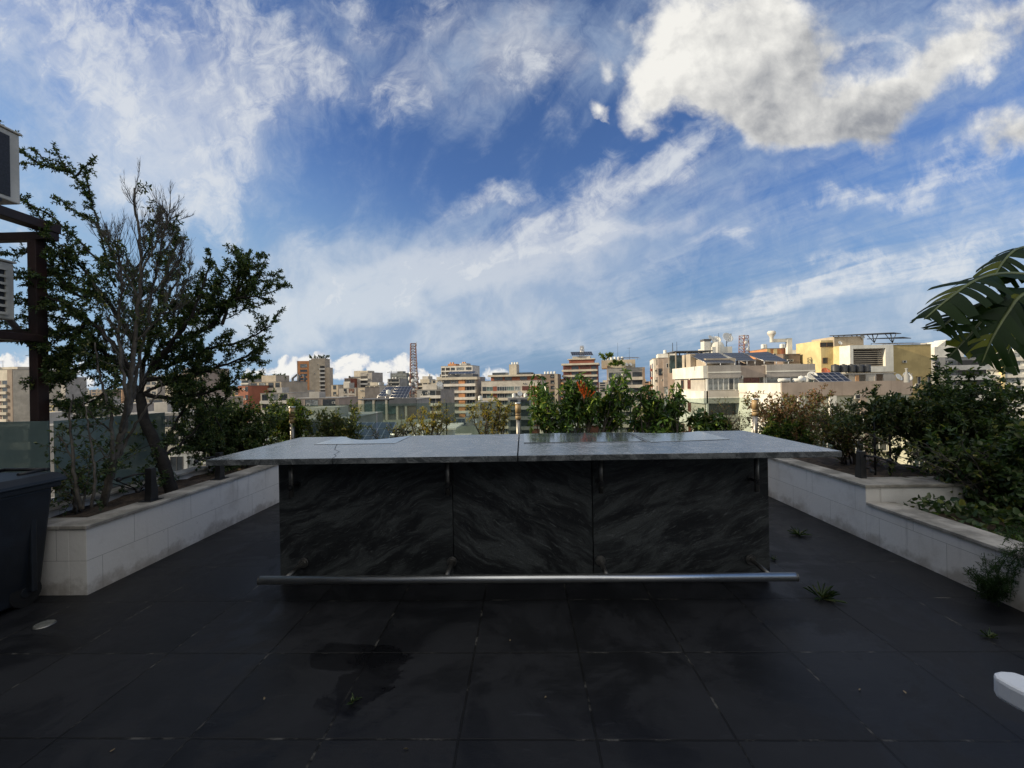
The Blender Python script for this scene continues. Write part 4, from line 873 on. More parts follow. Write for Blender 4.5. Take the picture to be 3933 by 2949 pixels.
# the big cream block with conservatory windows and a solar roof
b = Bld('big cream block with glazed balconies under three sloping solar roofs', 70, 2707, 2876, 1407, 13.7, 'pale'); BIG = b; FH = 3.0
b.box('wing', b.w+.02, b.w+10.3, .9, 12, 0, b.h-.05, 'pale', label='right wing of the cream block'); 
def band(x0, x1, y0, y1, zt, hh, mt='pale', nm='balcony'):
    b.box(nm, x0, x1, y0, y1, zt-hh, zt, mt); b.box(nm+'_lip', x0-.06, x1+.06, y0-.06, y1, zt-hh*.55, zt-hh*.40, 'offwhite')
cw = b.w
for i in range(7):
    zt = b.h+.15-i*4.05*1.0
    # parapet band, then glazing under it
    b.box('balcony', -.0, cw-1.9, -1.3, -.003, zt-2.0, zt, 'mauve' if i == 0 else 'pale'); b.box('balcony_lip', -.05, cw-1.85, -1.38, -1.302, zt-1.2, zt-1.0, 'offwhite')
    b.box('balcony', cw+2.6, cw+10.3, -.5, .89, zt-2.0, zt, 'mauve' if i == 0 else 'pale'); b.box('balcony_lip', cw+2.55, cw+10.35, -.58, -.502, zt-1.2, zt-1.0, 'offwhite')
    b.box('balcony', cw-1.84, cw+2.55, -.2, .02, zt-2.0, zt-.1, 'pink')
    if i < 5:
        kinds = ('blind', 'blind', 'blind', 'blind', 'glass', 'blind') if i == 0 else (('dark',)*6 if i == 1 else ('green', 'green', 'blind', 'green', 'green', 'green'))
        for k in range(6):
            wd = (cw-2.1)/6; me, fm = wmesh(wd-.1, 1.75, kinds[k], 'white' if i != 1 else 'dark', 1)
            o = link('window', me, b.root, Matrix.Translation((.05+wd*(k+.5), -.95 if i != 1 else -.01, zt-2.0-1.0))); link('frame', fm, o, Matrix.Identity(4))
        for k in range(4):
            wd = 7.5/4; me, fm = wmesh(wd-.1, 1.75, ('blind', 'glass', 'blind', 'green')[k], 'white', 1)
            o = link('window', me, b.root, Matrix.Translation((cw+2.7+wd*(k+.5), -.2, zt-2.0-1.0))); link('frame', fm, o, Matrix.Identity(4))
        me, fm = wmesh(2.4, 1.9, 'rustwin', 'wood', 2); o = link('window', me, b.root, Matrix.Translation((cw+.4, -.005, zt-2.0-1.05))); link('frame', fm, o, Matrix.Identity(4))
    # sunlit flank
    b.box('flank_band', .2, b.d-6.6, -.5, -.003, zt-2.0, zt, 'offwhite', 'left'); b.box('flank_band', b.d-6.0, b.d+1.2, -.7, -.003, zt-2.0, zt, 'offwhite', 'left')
    for fx, kk, fr2 in ((.30, 'dark', 'wood'), (.53, 'rustwin', 'wood')): b.win('left', fx-.045, fx+.045, zt-3.0, 1.5, kk, fr2)
b.pier('front', 1.34, 1.40, 'offwhite', proud=-.3); b.box('return_wall', -.25, .03, -1.2, -.9, 0, b.h-2, 'offwhite')
z = BIG.top
def corner(u, v, Y): return at(u, v, Y)
for i, (ul, vl, ur, vr, Yf, Yb, ubl, ubr, lb) in enumerate(((2712, 1393, 2822, 1392, 71, 79, 2640, 2760, 'left'), (2838, 1385, 2900, 1384, 73, 80, 2775, 2858, 'middle'), (2935, 1385, 3028, 1387, 71, 79, 2860, 2948, 'right'))):
    r = empty('solar_roof', (0, 0, 0), 0, lb+' sloping solar roof on posts above the big cream block', 'solar roof')
    A, Bp, C_, D_ = at(ul, vl, Yf), at(ur, vr, Yf), at(ubr, 1355 if i < 2 else 1351, Yb), at(ubl, 1358 if i == 0 else 1356, Yb)
    nx = 9 if i != 1 else 6; ny = 3; nrm = (Bp-A).cross(D_-A).normalized()
    def q(s_, t_): return A.lerp(Bp, s_).lerp(D_.lerp(C_, s_), t_)
    for ii in range(nx):
        for jj in range(ny):
            s0, s1, t0, t1 = (ii+.03)/nx, (ii+.95)/nx, (jj+.02)/ny, (jj+.98)/ny
            P4 = [q(s0, t0), q(s1, t0), q(s1, t1), q(s0, t1)]; mb = MB(); mb.add(P4+[p+nrm*.05 for p in P4], [(0,1,2,3),(4,7,6,5),(0,4,5,1),(1,5,6,2),(2,6,7,3),(3,7,4,0)])
            mb.build('cell_panel', M['cells'], r)
    fb = MB()
    for ii in range(nx+1): fb.tube([q(ii/nx, 0)-nrm*.04, q(ii/nx, 1)-nrm*.04], .05, 4)
    for jj in range(ny+1): fb.tube([q(0, jj/ny)-nrm*.05, q(1, jj/ny)-nrm*.05], .06, 4)
    fb.build('frame', M['alu'], r); fb = MB()
    for s_ in (0, .5, 1):
        for t_ in (0, 1):
            p = q(s_, t_); fb.tube([(p.x, p.y, z), p], .07, 4)
    fb.build('posts', M['alu'], r)
b = BIG
b.box('roof_room', 1.5, 6.5, 3, 8, b.h+.1, b.h+1.5, 'beige'); b.box('roof_room', 9, 13.5, 4, 8, b.h+.1, b.h+1.3, 'pink'); b.box('roof_room', -4.5+5, 1.4, 7, 11, b.h+.1, b.h+2.6, 'beige')
pw_ = empty('roof_pavilion', at(2640, 1410, 84), 0, 'glazed timber pavilion with posts on the terrace left of the solar roofs', 'pavilion')
fb = MB()
for x_ in (-2.2, 0, 2.2, 4.4):
    for y_ in (0, 4): fb.box(x_-.1, x_+.1, y_-.1, y_+.1, -1, 3.0)
fb.build('posts', W['beige'], pw_); MB().box(-2.6, 4.8, -.4, 4.4, 3.0, 3.2).build('roof', W['darkgrey'], pw_); MB().box(-2.1, 4.3, 3.6, 3.7, -1, 2.6).build('panes', GL['green'], pw_)
rod('chimney', at(2632, 1410, 72), 2.6, 'thin square pole at the left end of the solar roofs', 'pole', .12)
put(TK, 'w', at(3000, 1500, 62)+Vector((0, 0, -2.2)), 0, 'white boiler beside the wall of the brown and white roof', scale=.5)
# white roof structure with dishes behind
b = Bld('white roof structure with curved top carrying three dishes behind the solar roofs', 100, 2738, 2815, 1331, 8, 'offwhite', par=-1)
b.box('chimney', -1.6, -.1, .5, 2.5, 0, b.h+1.4, 'offwhite'); b.box('chimney_cap', -1.7, 0, .4, 2.6, b.h+1.42, b.h+1.9, 'darkgrey'); MB().lathe([(1.7, b.h-2), (1.7, b.h+.4), (1.3, b.h+1.1), (.01, b.h+1.4)], (1.6, 1.5, 0), 20).build('rounded_turret', b.wall, b.root)
put(DS, 'w', b.on_roof(.80, .1, 0), .2, 'largest white dish at the right end of the white roof structure', scale=2.1); put(DS, 'w', b.on_roof(.45, .3, 0), -.3, 'middle white dish on the white roof structure', scale=1.7); put(DS, 'w', b.on_roof(.12, .3, .9), .5, 'small white dish beside the chimney of the white roof structure', scale=1.3)
b.win('front', .28, .34, b.h-1.2, 1.2, 'dark', 'dark')
rod('antenna', at(2761, 1355, 96), 4.4, 'tall thin aerial standing before the white roof structure')
COL.objects['antenna'] if False else None
p = at(2858, 1360, 120); lat('antenna_mast', p-Vector((0, 0, 3)), 8.2, 2.0, 1.6, 9, [M['mast_r'], M['mast_w']], 'small lattice mast with drums behind the solar roofs', 'antenna mast', [(4.3, -1.5, .5), (5.2, -.8, .45), (6.1, -2, .5), (7, -1, .4), (7.6, -2.3, .35)])
# orange and yellow roof block
b = Bld('orange and yellow roof block with a white duct behind the right solar roof', 130, 2948, 3040, 1338, 10, 'orange')
b.pier('front', 0, .14, 'yellow', proud=.1); b.pier('front', .28, .42, 'yellow', proud=.1); b.pier('front', .60, .70, 'brick', proud=.1)
du = empty('duct', b.on_roof(.75, -.03, 0), 0, 'white roof duct bent over an orange and yellow roof block', 'duct')
MB().box(-.1, 1.3, -1.2, -.2, -6, 2.9).box(-4.4, -.11, -1.0, -.3, 1.8, 2.8).build('pipe', W['offwhite'], du); MB().lathe([(.5, 1.8), (.5, 3.2), (.9, 4.0), (1.15, 4.3), (1.15, 4.9), (.8, 5.2), (.01, 5.3)], (-4.4, -.65, 0), 16).build('cowl', W['white'], du)
for f in (.08, .16, .88, .95): put(TK, 'w', b.on_roof(f, .3), 0, 'white water tank at the edge of the orange and yellow roof block', 'tanks on the orange and yellow roof block', 1.1)
b = Bld('plain brown grey wall building under the orange and yellow roof block', 125, 3010, 3075, 1360, 12, 'brown'); b.floors('front', 3.1, 6, [(.1, .3, 'glass')], band=.6, proud=.25, bm='pale')
b = Bld('brown office block with cream columns and dark window bays', 140, 3068, 3200, 1361, 14, 'brown')
b.floors('front', 3.6, 6, [(.05, .32, 'dark', 3, 'wood'), (.38, .62, 'glass', 3, 'wood'), (.70, .97, 'glass', 3, 'wood')], band=1.2, proud=.5, bm='rust', top=b.h-1.6)
for f in (.0, .34, .66): b.pier('front', f, f+.035, 'cream', proud=.9, z1=b.h-2.4)
b.box('penthouse', -3, 10, 3, 12, b.h+.1, b.h+1.8, 'offwhite')
# yellow building
b = Bld('yellow building with a slatted window in a white frame and ochre right wing', 112, 3418, 3578, 1324, 14, 'ochre', yaw=0); YB = b
lw = (at(3418, 1480, 112)-at(3262, 1480, 112)).x
b.box('wing', -lw, -.02, 2.5, 14, 0, b.h+.3, 'yellow', label='sunlit yellow left wing'); 
b.box('wing', -lw-3.2, -lw-.02, 5.5, 16, 0, b.h+2.1, 'yellow', label='tall slim yellow tower part'); b.box('upper_storeys', -lw+.0, -2.5, 5, 14, b.h+.32, b.h+3.0, 'beige')
x0, x1 = -10.8, .02; z0, z1 = at(3330, 1429, 112).z-GZ, at(3330, 1326, 112).z-GZ
t = .9
b.box('window_frame', x0, x1, -1.2, 2.49, z1-t, z1, 'offwhite'); b.box('window_frame', x0, x1, -1.2, 2.49, z0, z0+t*1.6, 'offwhite'); b.box('window_frame', x0, x0+.8, -1.2, 2.49, z0+t*1.6+.003, z1-t-.003, 'offwhite'); b.box('window_frame', x1-2.0, x1, -1.2, 2.49, z0+t*1.6+.003, z1-t-.003, 'offwhite')
b.box('pane', x0+.8, x1-2, 1.2, 1.3, z0+t*1.6, z1-t, GL['dark'])
for i in range(9):
    zz = z0+t*1.6+.15+i*(z1-z0-t*2.6-.3)/8; b.box('louvre', x0+.8, x1-2, -.5, -.2, zz-.09, zz+.09, 'beige')
for f in (.04, .30, .46, .70, .94):
    for k in range(4):
        zz = at(3500, 1480, 112).z-GZ+4.3-k*3.5; b.win('front', f-.028 if f != .46 else f-.05, f+.028 if f != .46 else f+.05, zz-3.0, 1.7 if f != .46 else .7, 'dark', 'white')
        T, L = b.side('front'); b.box('sun_hood', f*L-.8, f*L+.9, -.7, -.005, zz-2.05, zz-1.98, 'ochre')
for k in range(4):
    for x_ in (-lw-2.2,): me, fm = wmesh(1.3, 1.5, 'dark' if k else 'glass', 'wood', 1); o = link('window', me, b.root, Matrix.Translation((x_, 5.49, b.h-3.4-k*4.2))); link('frame', fm, o, Matrix.Identity(4))
    me, fm = wmesh(1.8, 1.3, 'glass', 'white', 2); o = link('window', me, b.root, Matrix.Translation((-3.4-0*k, 2.49, z0-1.6-k*3.4))); link('frame', fm, o, Matrix.Identity(4))
me, fm = wmesh(3.4, 1.1, 'dark', 'wood', 2); o = link('window', me, b.root, Matrix.Translation((-lw-.0-1.7, 5.48, b.h+.9))); link('frame', fm, o, Matrix.Identity(4))
cn = empty('roof_canopy', (0, 0, 0), 0, 'wide thin steel roof canopy on slanted struts above the yellow building', 'canopy')
A = at(3190, 1290, 118); 
def qq(u, v, Y): return at(u, v, Y)
fb = MB(); P4 = [qq(3186, 1291, 116), qq(3432, 1279, 116), qq(3462, 1282, 132), qq(3240, 1290, 132)]; fb.add(P4+[p+Vector((0, 0, .22)) for p in P4], [(3,2,1,0),(4,5,6,7),(0,1,5,4),(1,2,6,5),(2,3,7,6),(3,0,4,7)]); fb.build('roof', W['darkgrey'], cn)
fb = MB()
for u in (3220, 3290, 3350, 3420): 
    tp = at(u, 1289-(u-3186)*.045, 118); ft = at(u+8, 1316, 118); fb.tube([ft, tp], .12, 4); fb.tube([ft, tp+Vector((1.6, 0, 0))], .09, 4); fb.tube([ft, tp-Vector((1.6, 0, 0))], .09, 4)
fb.build('struts', M['steel_dull'], cn)
put(DS, 'w', at(3310, 1308, 117), .1, 'white dish under the steel canopy of the yellow building', scale=1.)
put(DS, 'w', at(3225, 1330, 116), .1, 'white dish on the sunlit yellow tower part', scale=.9)
solar('solar_array', 'flat grey solar rack on the ochre wing of the yellow building', b.on_roof(.5, .1), 11, 4, 8, 0, 7, 2, .3)
fb = empty('roof_canopy', (0, 0, 0), 0, 'second lower steel canopy behind the white slatted frame', 'canopy'); g = MB(); P4 = [at(3330, 1303, 122), at(3470, 1296, 122), at(3500, 1300, 134), at(3350, 1302, 134)]; g.add(P4+[p+Vector((0, 0, .2)) for p in P4], [(3,2,1,0),(4,5,6,7),(0,1,5,4),(1,2,6,5),(2,3,7,6),(3,0,4,7)]); g.build('roof', W['darkgrey'], fb)
# near lower building with tanks and solar array
b = Bld('near lower building with white flank, brown parapet and rooftop tanks', 58, 3003, 3490, 1472, 16, 'greenish', roofm='pale'); NB = b
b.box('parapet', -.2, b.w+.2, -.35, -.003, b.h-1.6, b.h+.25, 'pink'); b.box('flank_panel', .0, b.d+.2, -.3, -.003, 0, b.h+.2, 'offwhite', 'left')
b.box('flank_frame', 1.0, b.d-1., -.42, -.302, b.h-1.3, b.h-1.15, 'white', 'left')
for f in (.13, .38, .62, .86): b.pier('front', f-.02, f+.035, 'offwhite' if f != .62 else 'pink', proud=.40, z1=b.h-1.62)
for i in range(6):
    zz = b.h-5.2-i*3.0
    for f0, f1, n_ in ((.155, .37, 4), (.42, .60, 3), (.66, .84, 3)):
        b.win('front', f0, f1, zz, 1.45, 'green' if (i+n_) % 2 else 'glass', 'white', n_, .75); T, L = b.side('front'); b.box('balcony', f0*L-.1, f1*L+.1, -.9, -.003, zz-1.9, zz-.78, 'greenish'); b.box('balcony_sill', f0*L-.2, f1*L+.2, -1.0, -.003, zz-.775, zz-.70, 'offwhite')
    b.win('front', .64, .655, zz+.2, .8, 'dark', 'dark'); b.win('front', .03, .09, zz, 1.4, 'glass', 'white', 2)
z = b.top
ub = Bld('raised plaster block on the near lower roof, under the row of black tanks', 66, 3250, 3434, 1434, 8, 'pale', name='roof_block', cat='roof block', roofm='pale')
ub.box('panel', 1.4, 2.8, -.06, -.003, ub.h-1.6, ub.h-.2, 'peach'); ub.box('panel', 4.2, 7.4, -.06, -.003, ub.h-1.5, ub.h-.3, 'mauve')
for i, u in enumerate((3208, 3240, 3270, 3300, 3328)):
    p = at(u, 1429, 64); put(TK, 'b', p+Vector((0, 0, -.1)), 0, 'one of five big black water tanks in a row on the near lower roof', 'big black tanks in a row on the near lower roof', .82)
p = at(3265, 1431, 64); r = empty('tank_platform', p, 0, 'thin steel platform carrying the row of black tanks', 'platform'); MB().box(-3.0, 4.4, -.7, .7, -.3, -.16).build('deck', M['steel_dull'], r)
g = MB(); 
for x_ in (-2.9, -.6, 1.8, 4.3): g.box(x_-.05, x_+.05, -.6, .6, -1.8, -.302)
g.build('legs', M['steel_dull'], r)
p = at(3196, 1473, 58.5); solar('solar_array', 'tilted dark solar array between the dishes on the near lower roof', Vector((p.x+.5, 58.6, z+.1)), 4.6, 2.2, 34, R_(6), 5, 3, .15)
put(DS, 'r', at(3168, 1437, 64)+Vector((0, 0, -.6)), -.1, 'rusty orange satellite dish left of the black tanks', scale=1.)
put(DS, 'w', at(3118, 1468, 60)+Vector((0, 0, -.15)), -.3, 'cream satellite dish left of the solar array on the near lower roof', scale=1.05)
put(DS, 'w', at(3447, 1466, 58)+Vector((0, 0, -.25)), .3, 'white satellite dish at the right end of the near lower roof, left of a pair', scale=.85); put(DS, 'w', at(3480, 1466, 59)+Vector((0, 0, -.35)), .1, 'largest white satellite dish at the right end of the near lower roof', scale=1.05)
for i, u in enumerate((3078, 3097)): put(TK, 'w', at(u, 1472, 66)+Vector((0, 0, .1)), 0, 'one of two squat white tanks behind the cream dish', 'squat white tanks behind the cream dish', .75)
for i, (u, lb) in enumerate(((3012, 'left'), (3070, 'right'))):
    p = at(u, 1472, 59); r = empty('solar_boiler', p, 0, lb+' horizontal white boiler drum on the near lower roof', 'boiler'); MB().tube([(-.75, 0, .45), (.75, 0, .45)], .24, 16).build('drum', M['tank_w'], r)
    MB().box(-.6, -.5, -.3, .3, -.1, .25).box(.5, .6, -.3, .3, -.1, .25).box(-.5, .5, -.03, .03, -.1, -.04).build('stand', M['steel_dull'], r); MB().box(-.7, .7, -.9, -.5, -.02, .03, M=Matrix.Rotation(R_(14), 4, 'X')).build('collector', M['cells'], r)
p = at(3482, 1440, 56); r = empty('roof_vent', (p.x, 56, z), 0, 'bottle shaped grey roof vent near the pair of white dishes', 'roof vent'); MB().lathe([(.3, 0), (.3, .9), (.12, 1.2), (.12, 1.7), (.2, 1.8), (.01, 1.85)], n=14).build('cowl', W['grey'], r)
b = Bld('lower wall of the near building in shade behind the dark right bush', 54, 3490, 3640, 1560, 10, 'greenish'); b.floors('front', 3., 5, [(.1, .35, 'green', 2, 'white'), (.5, .85, 'glass', 3, 'white')], band=1., proud=.6, bm='greenish')
b = Bld('white and grey stepped building with dark balcony strips, left of the banana leaves', 135, 3590, 3790, 1372, 16, 'grey')
b.floors('front', 3.1, 9, [(.15, .42, 'glass', 4), (.45, .98, 'dark', 6)], band=1.5, proud=1.2, bm='white', top=b.h-.6); b.pier('front', .0, .12, 'pale', proud=1.5); b.box('penthouse', 3, 12, 3, 12, b.h+.1, b.h+3.6, 'offwhite'); b.box('penthouse', 6, 10, 3.5, 11, b.h+3.62, b.h+5.4, 'white')
g = empty('roof_canopy', b.on_roof(.45, .2, 3.6), 0, 'small white gabled canopy on the stepped building by the banana leaves', 'canopy'); MB().prism([(-3, 0), (3, 0), (0, 2.2)], 0, 4, 'y').build('roof', W['offwhite'], g)
b = Bld('cream building at the right edge behind the banana leaves', 165, 3788, 4030, 1352, 4, 'offwhite')
b.floors('front', 3.1, 9, [(.22, .45, 'blind', 3, 'white'), (.5, .8, 'glass', 4, 'white')], band=1.2, proud=1.0, bm='white'); b.pier('front', .17, .21, 'yellow', proud=1.3); b.box('penthouse', 2, 9, 3, 10, b.h+.1, b.h+2.5, 'white')
for i in range(3): put(TK, 'w', b.on_roof(.3+.1*i, .2, 0), 0, 'white tank on the cream building at the right edge', 'tanks on the cream building at the right edge', 1.)
b = Bld('sunlit pale yellow wall glimpsed through the dark right bush', 36, 3830, 4100, 1640, 12, 'yellow', yaw=R_(-55)); b.floors('front', 3., 4, [(.1, .4, 'glass', 2, 'white'), (.55, .9, 'glass', 3, 'white')], band=0)
# --- middle ground below the skyline ----------------------------------------
b = Bld('grey glazed rooftop building with cream posts, left of the yellow shrubs', 88, 1388, 1601, 1536, 12, 'grey')
b.box('glass_storey', .2, b.w*.66, -.5, -.003, b.h-2.9, b.h-.2, GL['green']); b.box('roof_slab', -.6, b.w*.62, -1., 6, b.h+.12, b.h+.3, 'darkgrey')
for f in (.03, .22, .45, .64, .8): b.pier('front', f, f+.035, 'cream', proud=.9, z0=b.h-4.5, z1=b.h+.1)
b.box('cladding', b.w*.52, b.w*1.0, -1.0, -.51, b.h-1.2, b.h+.35, 'darkgrey'); b.box('panel', b.w*.78, b.w*.98, -.62, -.003, b.h-4.5, b.h-1.22, 'brown'); b.box('parapet', -2.5, b.w+3.5, -3.2, -2.9, b.h-5.6, b.h-3.9, 'greenish'); b.box('terrace', -2.5, b.w+3.5, -2.88, -1.02, b.h-5.6, b.h-5.0, 'roof')
b.floors('front', 3.2, 4, [(.05, .3, 'glass', 3), (.4, .7, 'glass', 3), (.8, .95, 'glass')], band=.9, proud=.5, bm='greenish', top=b.h-5.7)
for (ul, vl, ur, ubl, ubr, vb, nx, lb) in ((1450, 1521, 1481, 1484, 1512, 1486, 3, 'smaller left solar array above the grey glazed building'), (1497, 1527, 1560, 1520, 1582, 1484, 5, 'larger right solar array above the grey glazed building')):
    r = empty('solar_array', (0, 0, 0), 0, lb, 'solar panels'); A, Bp, C_, D_ = at(ul, vl, 90), at(ur, vl+1, 90), at(ubr, vb, 96), at(ubl, vb, 96); nrm = (Bp-A).cross(D_-A).normalized(); ny = 4
    def q(s_, t_): return A.lerp(Bp, s_).lerp(D_.lerp(C_, s_), t_)
    for ii in range(nx):
        for jj in range(ny):
            P4 = [q((ii+.05)/nx, (jj+.05)/ny), q((ii+.95)/nx, (jj+.05)/ny), q((ii+.95)/nx, (jj+.95)/ny), q((ii+.05)/nx, (jj+.95)/ny)]; MB().add(P4+[p+nrm*.05 for p in P4], [(0,1,2,3),(4,7,6,5),(0,4,5,1),(1,5,6,2),(2,6,7,3),(3,7,4,0)]).build('cell_panel', M['cells'], r)
    g = MB()
    for ii in range(nx+1): g.tube([q(ii/nx, 0), q(ii/nx, 1)], .06, 4)
    for jj in range(ny+1): g.tube([q(0, jj/ny), q(1, jj/ny)], .06, 4)
    for s_ in (0, 1):
        for t_ in (0, 1): p = q(s_, t_); g.tube([(p.x, p.y, b.top), p], .08, 4)
    g.build('frame', M['alu'], r)
put(TK, 'w', at(1492, 1508, 92)+Vector((0, 0, -.6)), 0, 'white boiler tank between the two solar arrays', scale=.9)
# close solar roof below the rear planter
A, Bp, C_, D_ = at(1220, 1742, 40), at(1470, 1742, 40), at(1520, 1622, 52), at(1330, 1622, 52)
r = empty('solar_roof', (0, 0, 0), 0, 'large sloping solar roof just beyond the balustrade, left of the yellow shrubs', 'solar roof'); nx, ny = 7, 4; nrm = (Bp-A).cross(D_-A).normalized()
def q(s_, t_): return A.lerp(Bp, s_).lerp(D_.lerp(C_, s_), t_)
for ii in range(nx):
    for jj in range(ny):
        P4 = [q((ii+.04)/nx, (jj+.03)/ny), q((ii+.96)/nx, (jj+.03)/ny), q((ii+.96)/nx, (jj+.97)/ny), q((ii+.04)/nx, (jj+.97)/ny)]; MB().add(P4+[p+nrm*.05 for p in P4], [(0,1,2,3),(4,7,6,5),(0,4,5,1),(1,5,6,2),(2,6,7,3),(3,7,4,0)]).build('cell_panel', M['cells'], r)
g = MB()
for ii in range(nx+1): g.tube([q(ii/nx, 0), q(ii/nx, 1)], .06, 4)
for jj in range(ny+1): g.tube([q(0, jj/ny), q(1, jj/ny)], .06, 4)
g.build('frame', M['alu'], r); g = MB()
for s_ in (0, .33, .66, 1):
    for t_ in (0, 1): p = q(s_, t_); g.tube([(p.x, p.y, p.z-3.5), p], .07, 4)
for k in range(6): p = at(1530+k*32, 1690, 44); g.tube([p-Vector((0, 0, 2)), p+Vector((0, 0, 1.0))], .05, 4)
p, p2 = at(1500, 1668, 44), at(1700, 1664, 44); g.tube([p, p2], .06, 4); g.build('posts', M['alu'], r)
b = Bld('near white building with the large sloping solar roof on it', 38, 1180, 1720, 1752, 16, 'pale', roofm='pale'); b.floors('front', 3., 4, [(.05, .25, 'glass', 3), (.35, .6, 'dark', 3), (.7, .95, 'glass', 3)], band=1., proud=.5, bm='white')
b.box('roof_room', 7.6, 11.4, 7, 12, b.h+.1, b.h+1.6, 'offwhite'); b.box('roof_room', 7.0, 12.4, 6.4, 12.4, b.h+1.62, b.h+1.8, 'white')
b = Bld('flat grey roofed building beyond the left shrubs', 62, 1060, 1330, 1612, 16, 'grey', roofm='grey'); b.floors('front', 3., 4, [(.05, .3, 'glass', 3), (.4, .6, 'glass', 2), (.7, .95, 'blind', 3)], band=1., proud=.5, bm='pale'); b.box('roof_room', 3, 7, 4, 9, b.h+.1, b.h+1.6, 'pale')
b = Bld('low beige building with a blue grey roof and pale roof block, behind the yellow shrubs', 92, 1719, 1878, 1639, 12, 'greenish'); b.box('parapet', -.1, b.w+.1, -.5, -.003, b.h-1.7, b.h+.2, 'greenish')
b.floors('front', 3.1, 4, [(.05, .5, 'green', 4, 'white'), (.6, .7, 'dark'), (.8, .95, 'dark')], band=0, top=b.h-1.2); b.box('roof_block', 3.4, 7.0, 1.5, 6, b.h+.1, b.h+2.0, 'pale', label='pale roof block')
p = b.on_roof(.16, .05); solar('solar_array', 'bluish solar array beside the pale roof block behind the yellow shrubs', p, 4.6, 3, 22, 0, 4, 3, .2)
for i in range(3): put(TK, 'w', b.on_roof(.42+.09*i, .3, 2.0), 0, 'one of three tanks on the pale roof block behind the yellow shrubs', 'tanks on the pale roof block', .7)
put(DS, 'w', b.on_roof(.62, .1), .6, 'white dish in front of the pale roof block behind the yellow shrubs', scale=.9)
put(TK, 'w', at(1845, 1540, 110), 0, 'white roof tank cluster left of the middle bollard lamp', scale=1.); 
b = Bld('small white building with tanks left of the middle bollard lamp', 118, 1830, 1900, 1545, 10, 'pale'); b.floors('front', 3., 5, [(.2, .4, 'dark'), (.6, .8, 'glass')], band=0)
b = Bld('pale rooftop cluster building behind the middle bollard lamp', 125, 1950, 2040, 1530, 10, 'grey'); b.floors('front', 3., 5, [(.1, .4, 'glass', 2), (.55, .9, 'glass', 2)], band=1., proud=.5, bm='pale')
put(DS, 'w', b.on_roof(.5, .1), .3, 'white dish above the middle bollard lamp', scale=1.3); put(TK, 'w', b.on_roof(.25, .2), 0, 'white tank above the middle bollard lamp', scale=1.); put(TK, 'w', b.on_roof(.75, .2), 0, 'white tank right of the dish above the middle bollard lamp', scale=1.)
b = Bld('cream annex behind the stems of the tallest umbrella plant', 95, 2080, 2250, 1585, 12, 'pale'); b.floors('front', 3.1, 6, [(.05, .2, 'glass'), (.3, .5, 'glass', 2), (.6, .9, 'glass', 3)], band=1., proud=.5, bm='white')
b = Bld('dark brown block behind the leafy shrub beside the big cream block', 100, 2470, 2600, 1560, 10, 'brown'); b.floors('front', 3., 6, [(.1, .4, 'glass', 2), (.6, .9, 'dark', 2)], band=0)
# roofs below the left trees
for i, (u0, u1, vt, Y, m_, lb) in enumerate(((430, 700, 1590, 70, 'pale', 'pale low building under the crown of the dark leafy tree'), (640, 860, 1740, 42, 'offwhite', 'white roofed building close below the dark tree trunk'), (820, 1080, 1640, 66, 'grey', 'grey low building behind the left bushes'),
        (210, 430, 1560, 85, 'mauve', 'mauve low building behind the thin leftmost stems'), (560, 800, 1530, 110, 'beige', 'beige low building seen under the dark leafy branches'), (-80, 190, 1640, 60, 'pale', 'pale low building behind the frosted screen by the bin'),
        (1100, 1300, 1530, 120, 'pink', 'brown low building right below the brown and orange tower'), (1000, 1110, 1510, 130, 'cream', 'cream low building under the angular steel frame'))):
    b = Bld(lb, Y, u0, u1, vt, 14, m_); b.floors('front', 3., 4, [(.06, .26, 'glass', 2), (.36, .6, 'blind', 2), (.7, .93, 'glass', 2)], band=1., proud=.5, bm='white' if i % 2 else 'cream')
    b.box('stair_head', b.w*.3, b.w*.5, 4, 8, b.h+.1, b.h+1.8, 'pale')
# far rows that close the skyline
names = ['cream', 'white', 'beige', 'grey', 'pale', 'mauve', 'brown', 'peach']
u = -60; k = 0
rr = random.Random(5)
while u < 4000:
    wd = rr.uniform(40, 95); vt = rr.uniform(1462, 1492) - (10 if u > 2200 else 0) - (u-2000)*.0183
    if not 1150 < u < 1270:
        b = Bld('distant low apartment block in the hazy row that closes the skyline', rr.uniform(430, 620), u, u+wd, vt, 14, names[k % 8], group='distant apartment blocks closing the skyline')
        b.floors('front', 3.1, 4, [(.08, .3, 'glass'), (.4, .6, 'dark'), (.7, .92, 'glass')], band=0)
        if k % 2: b.box('stair_head', b.w*.2, b.w*.5, 3, 9, b.h+.1, b.h+2.6, names[(k+3) % 8])
    u += wd*rr.uniform(.8, 1.1); k += 1

far = [o for o in COL.objects if o.parent is None and o.name.startswith('apartment_building') and o.location.y > 150]
rf = random.Random(9)
for i, o in enumerate(far):
    h_ = o.get('height', 20); ext = [c_ for c_ in kids(o) if c_.name.startswith('roof')]
    if not ext: continue
    wd = max(v_.co.x for v_ in ext[0].data.vertices)
    Mw = Matrix.Translation(o.location) @ Matrix.Rotation(o.rotation_euler.z, 4, 'Z')
    if i % 2 == 0:
        for k in range(rf.randint(1, 3)): put(TK, rf.choice('wwb'), Mw @ Vector((wd*rf.uniform(.1, .9), rf.uniform(1, 5), h_+.1)), 0, 'small water tank on a distant skyline roof', 'small tanks on the distant skyline roofs', rf.uniform(.8, 1.2))
    if i % 3 == 0: a_ = rod('antenna', Mw @ Vector((wd*rf.uniform(.2, .8), rf.uniform(1, 4), h_+.1)), rf.uniform(2.5, 5), 'thin aerial on a distant skyline roof', yagi=(i % 2 == 0), rr=.08); a_['group'] = 'thin aerials on the distant skyline roofs'

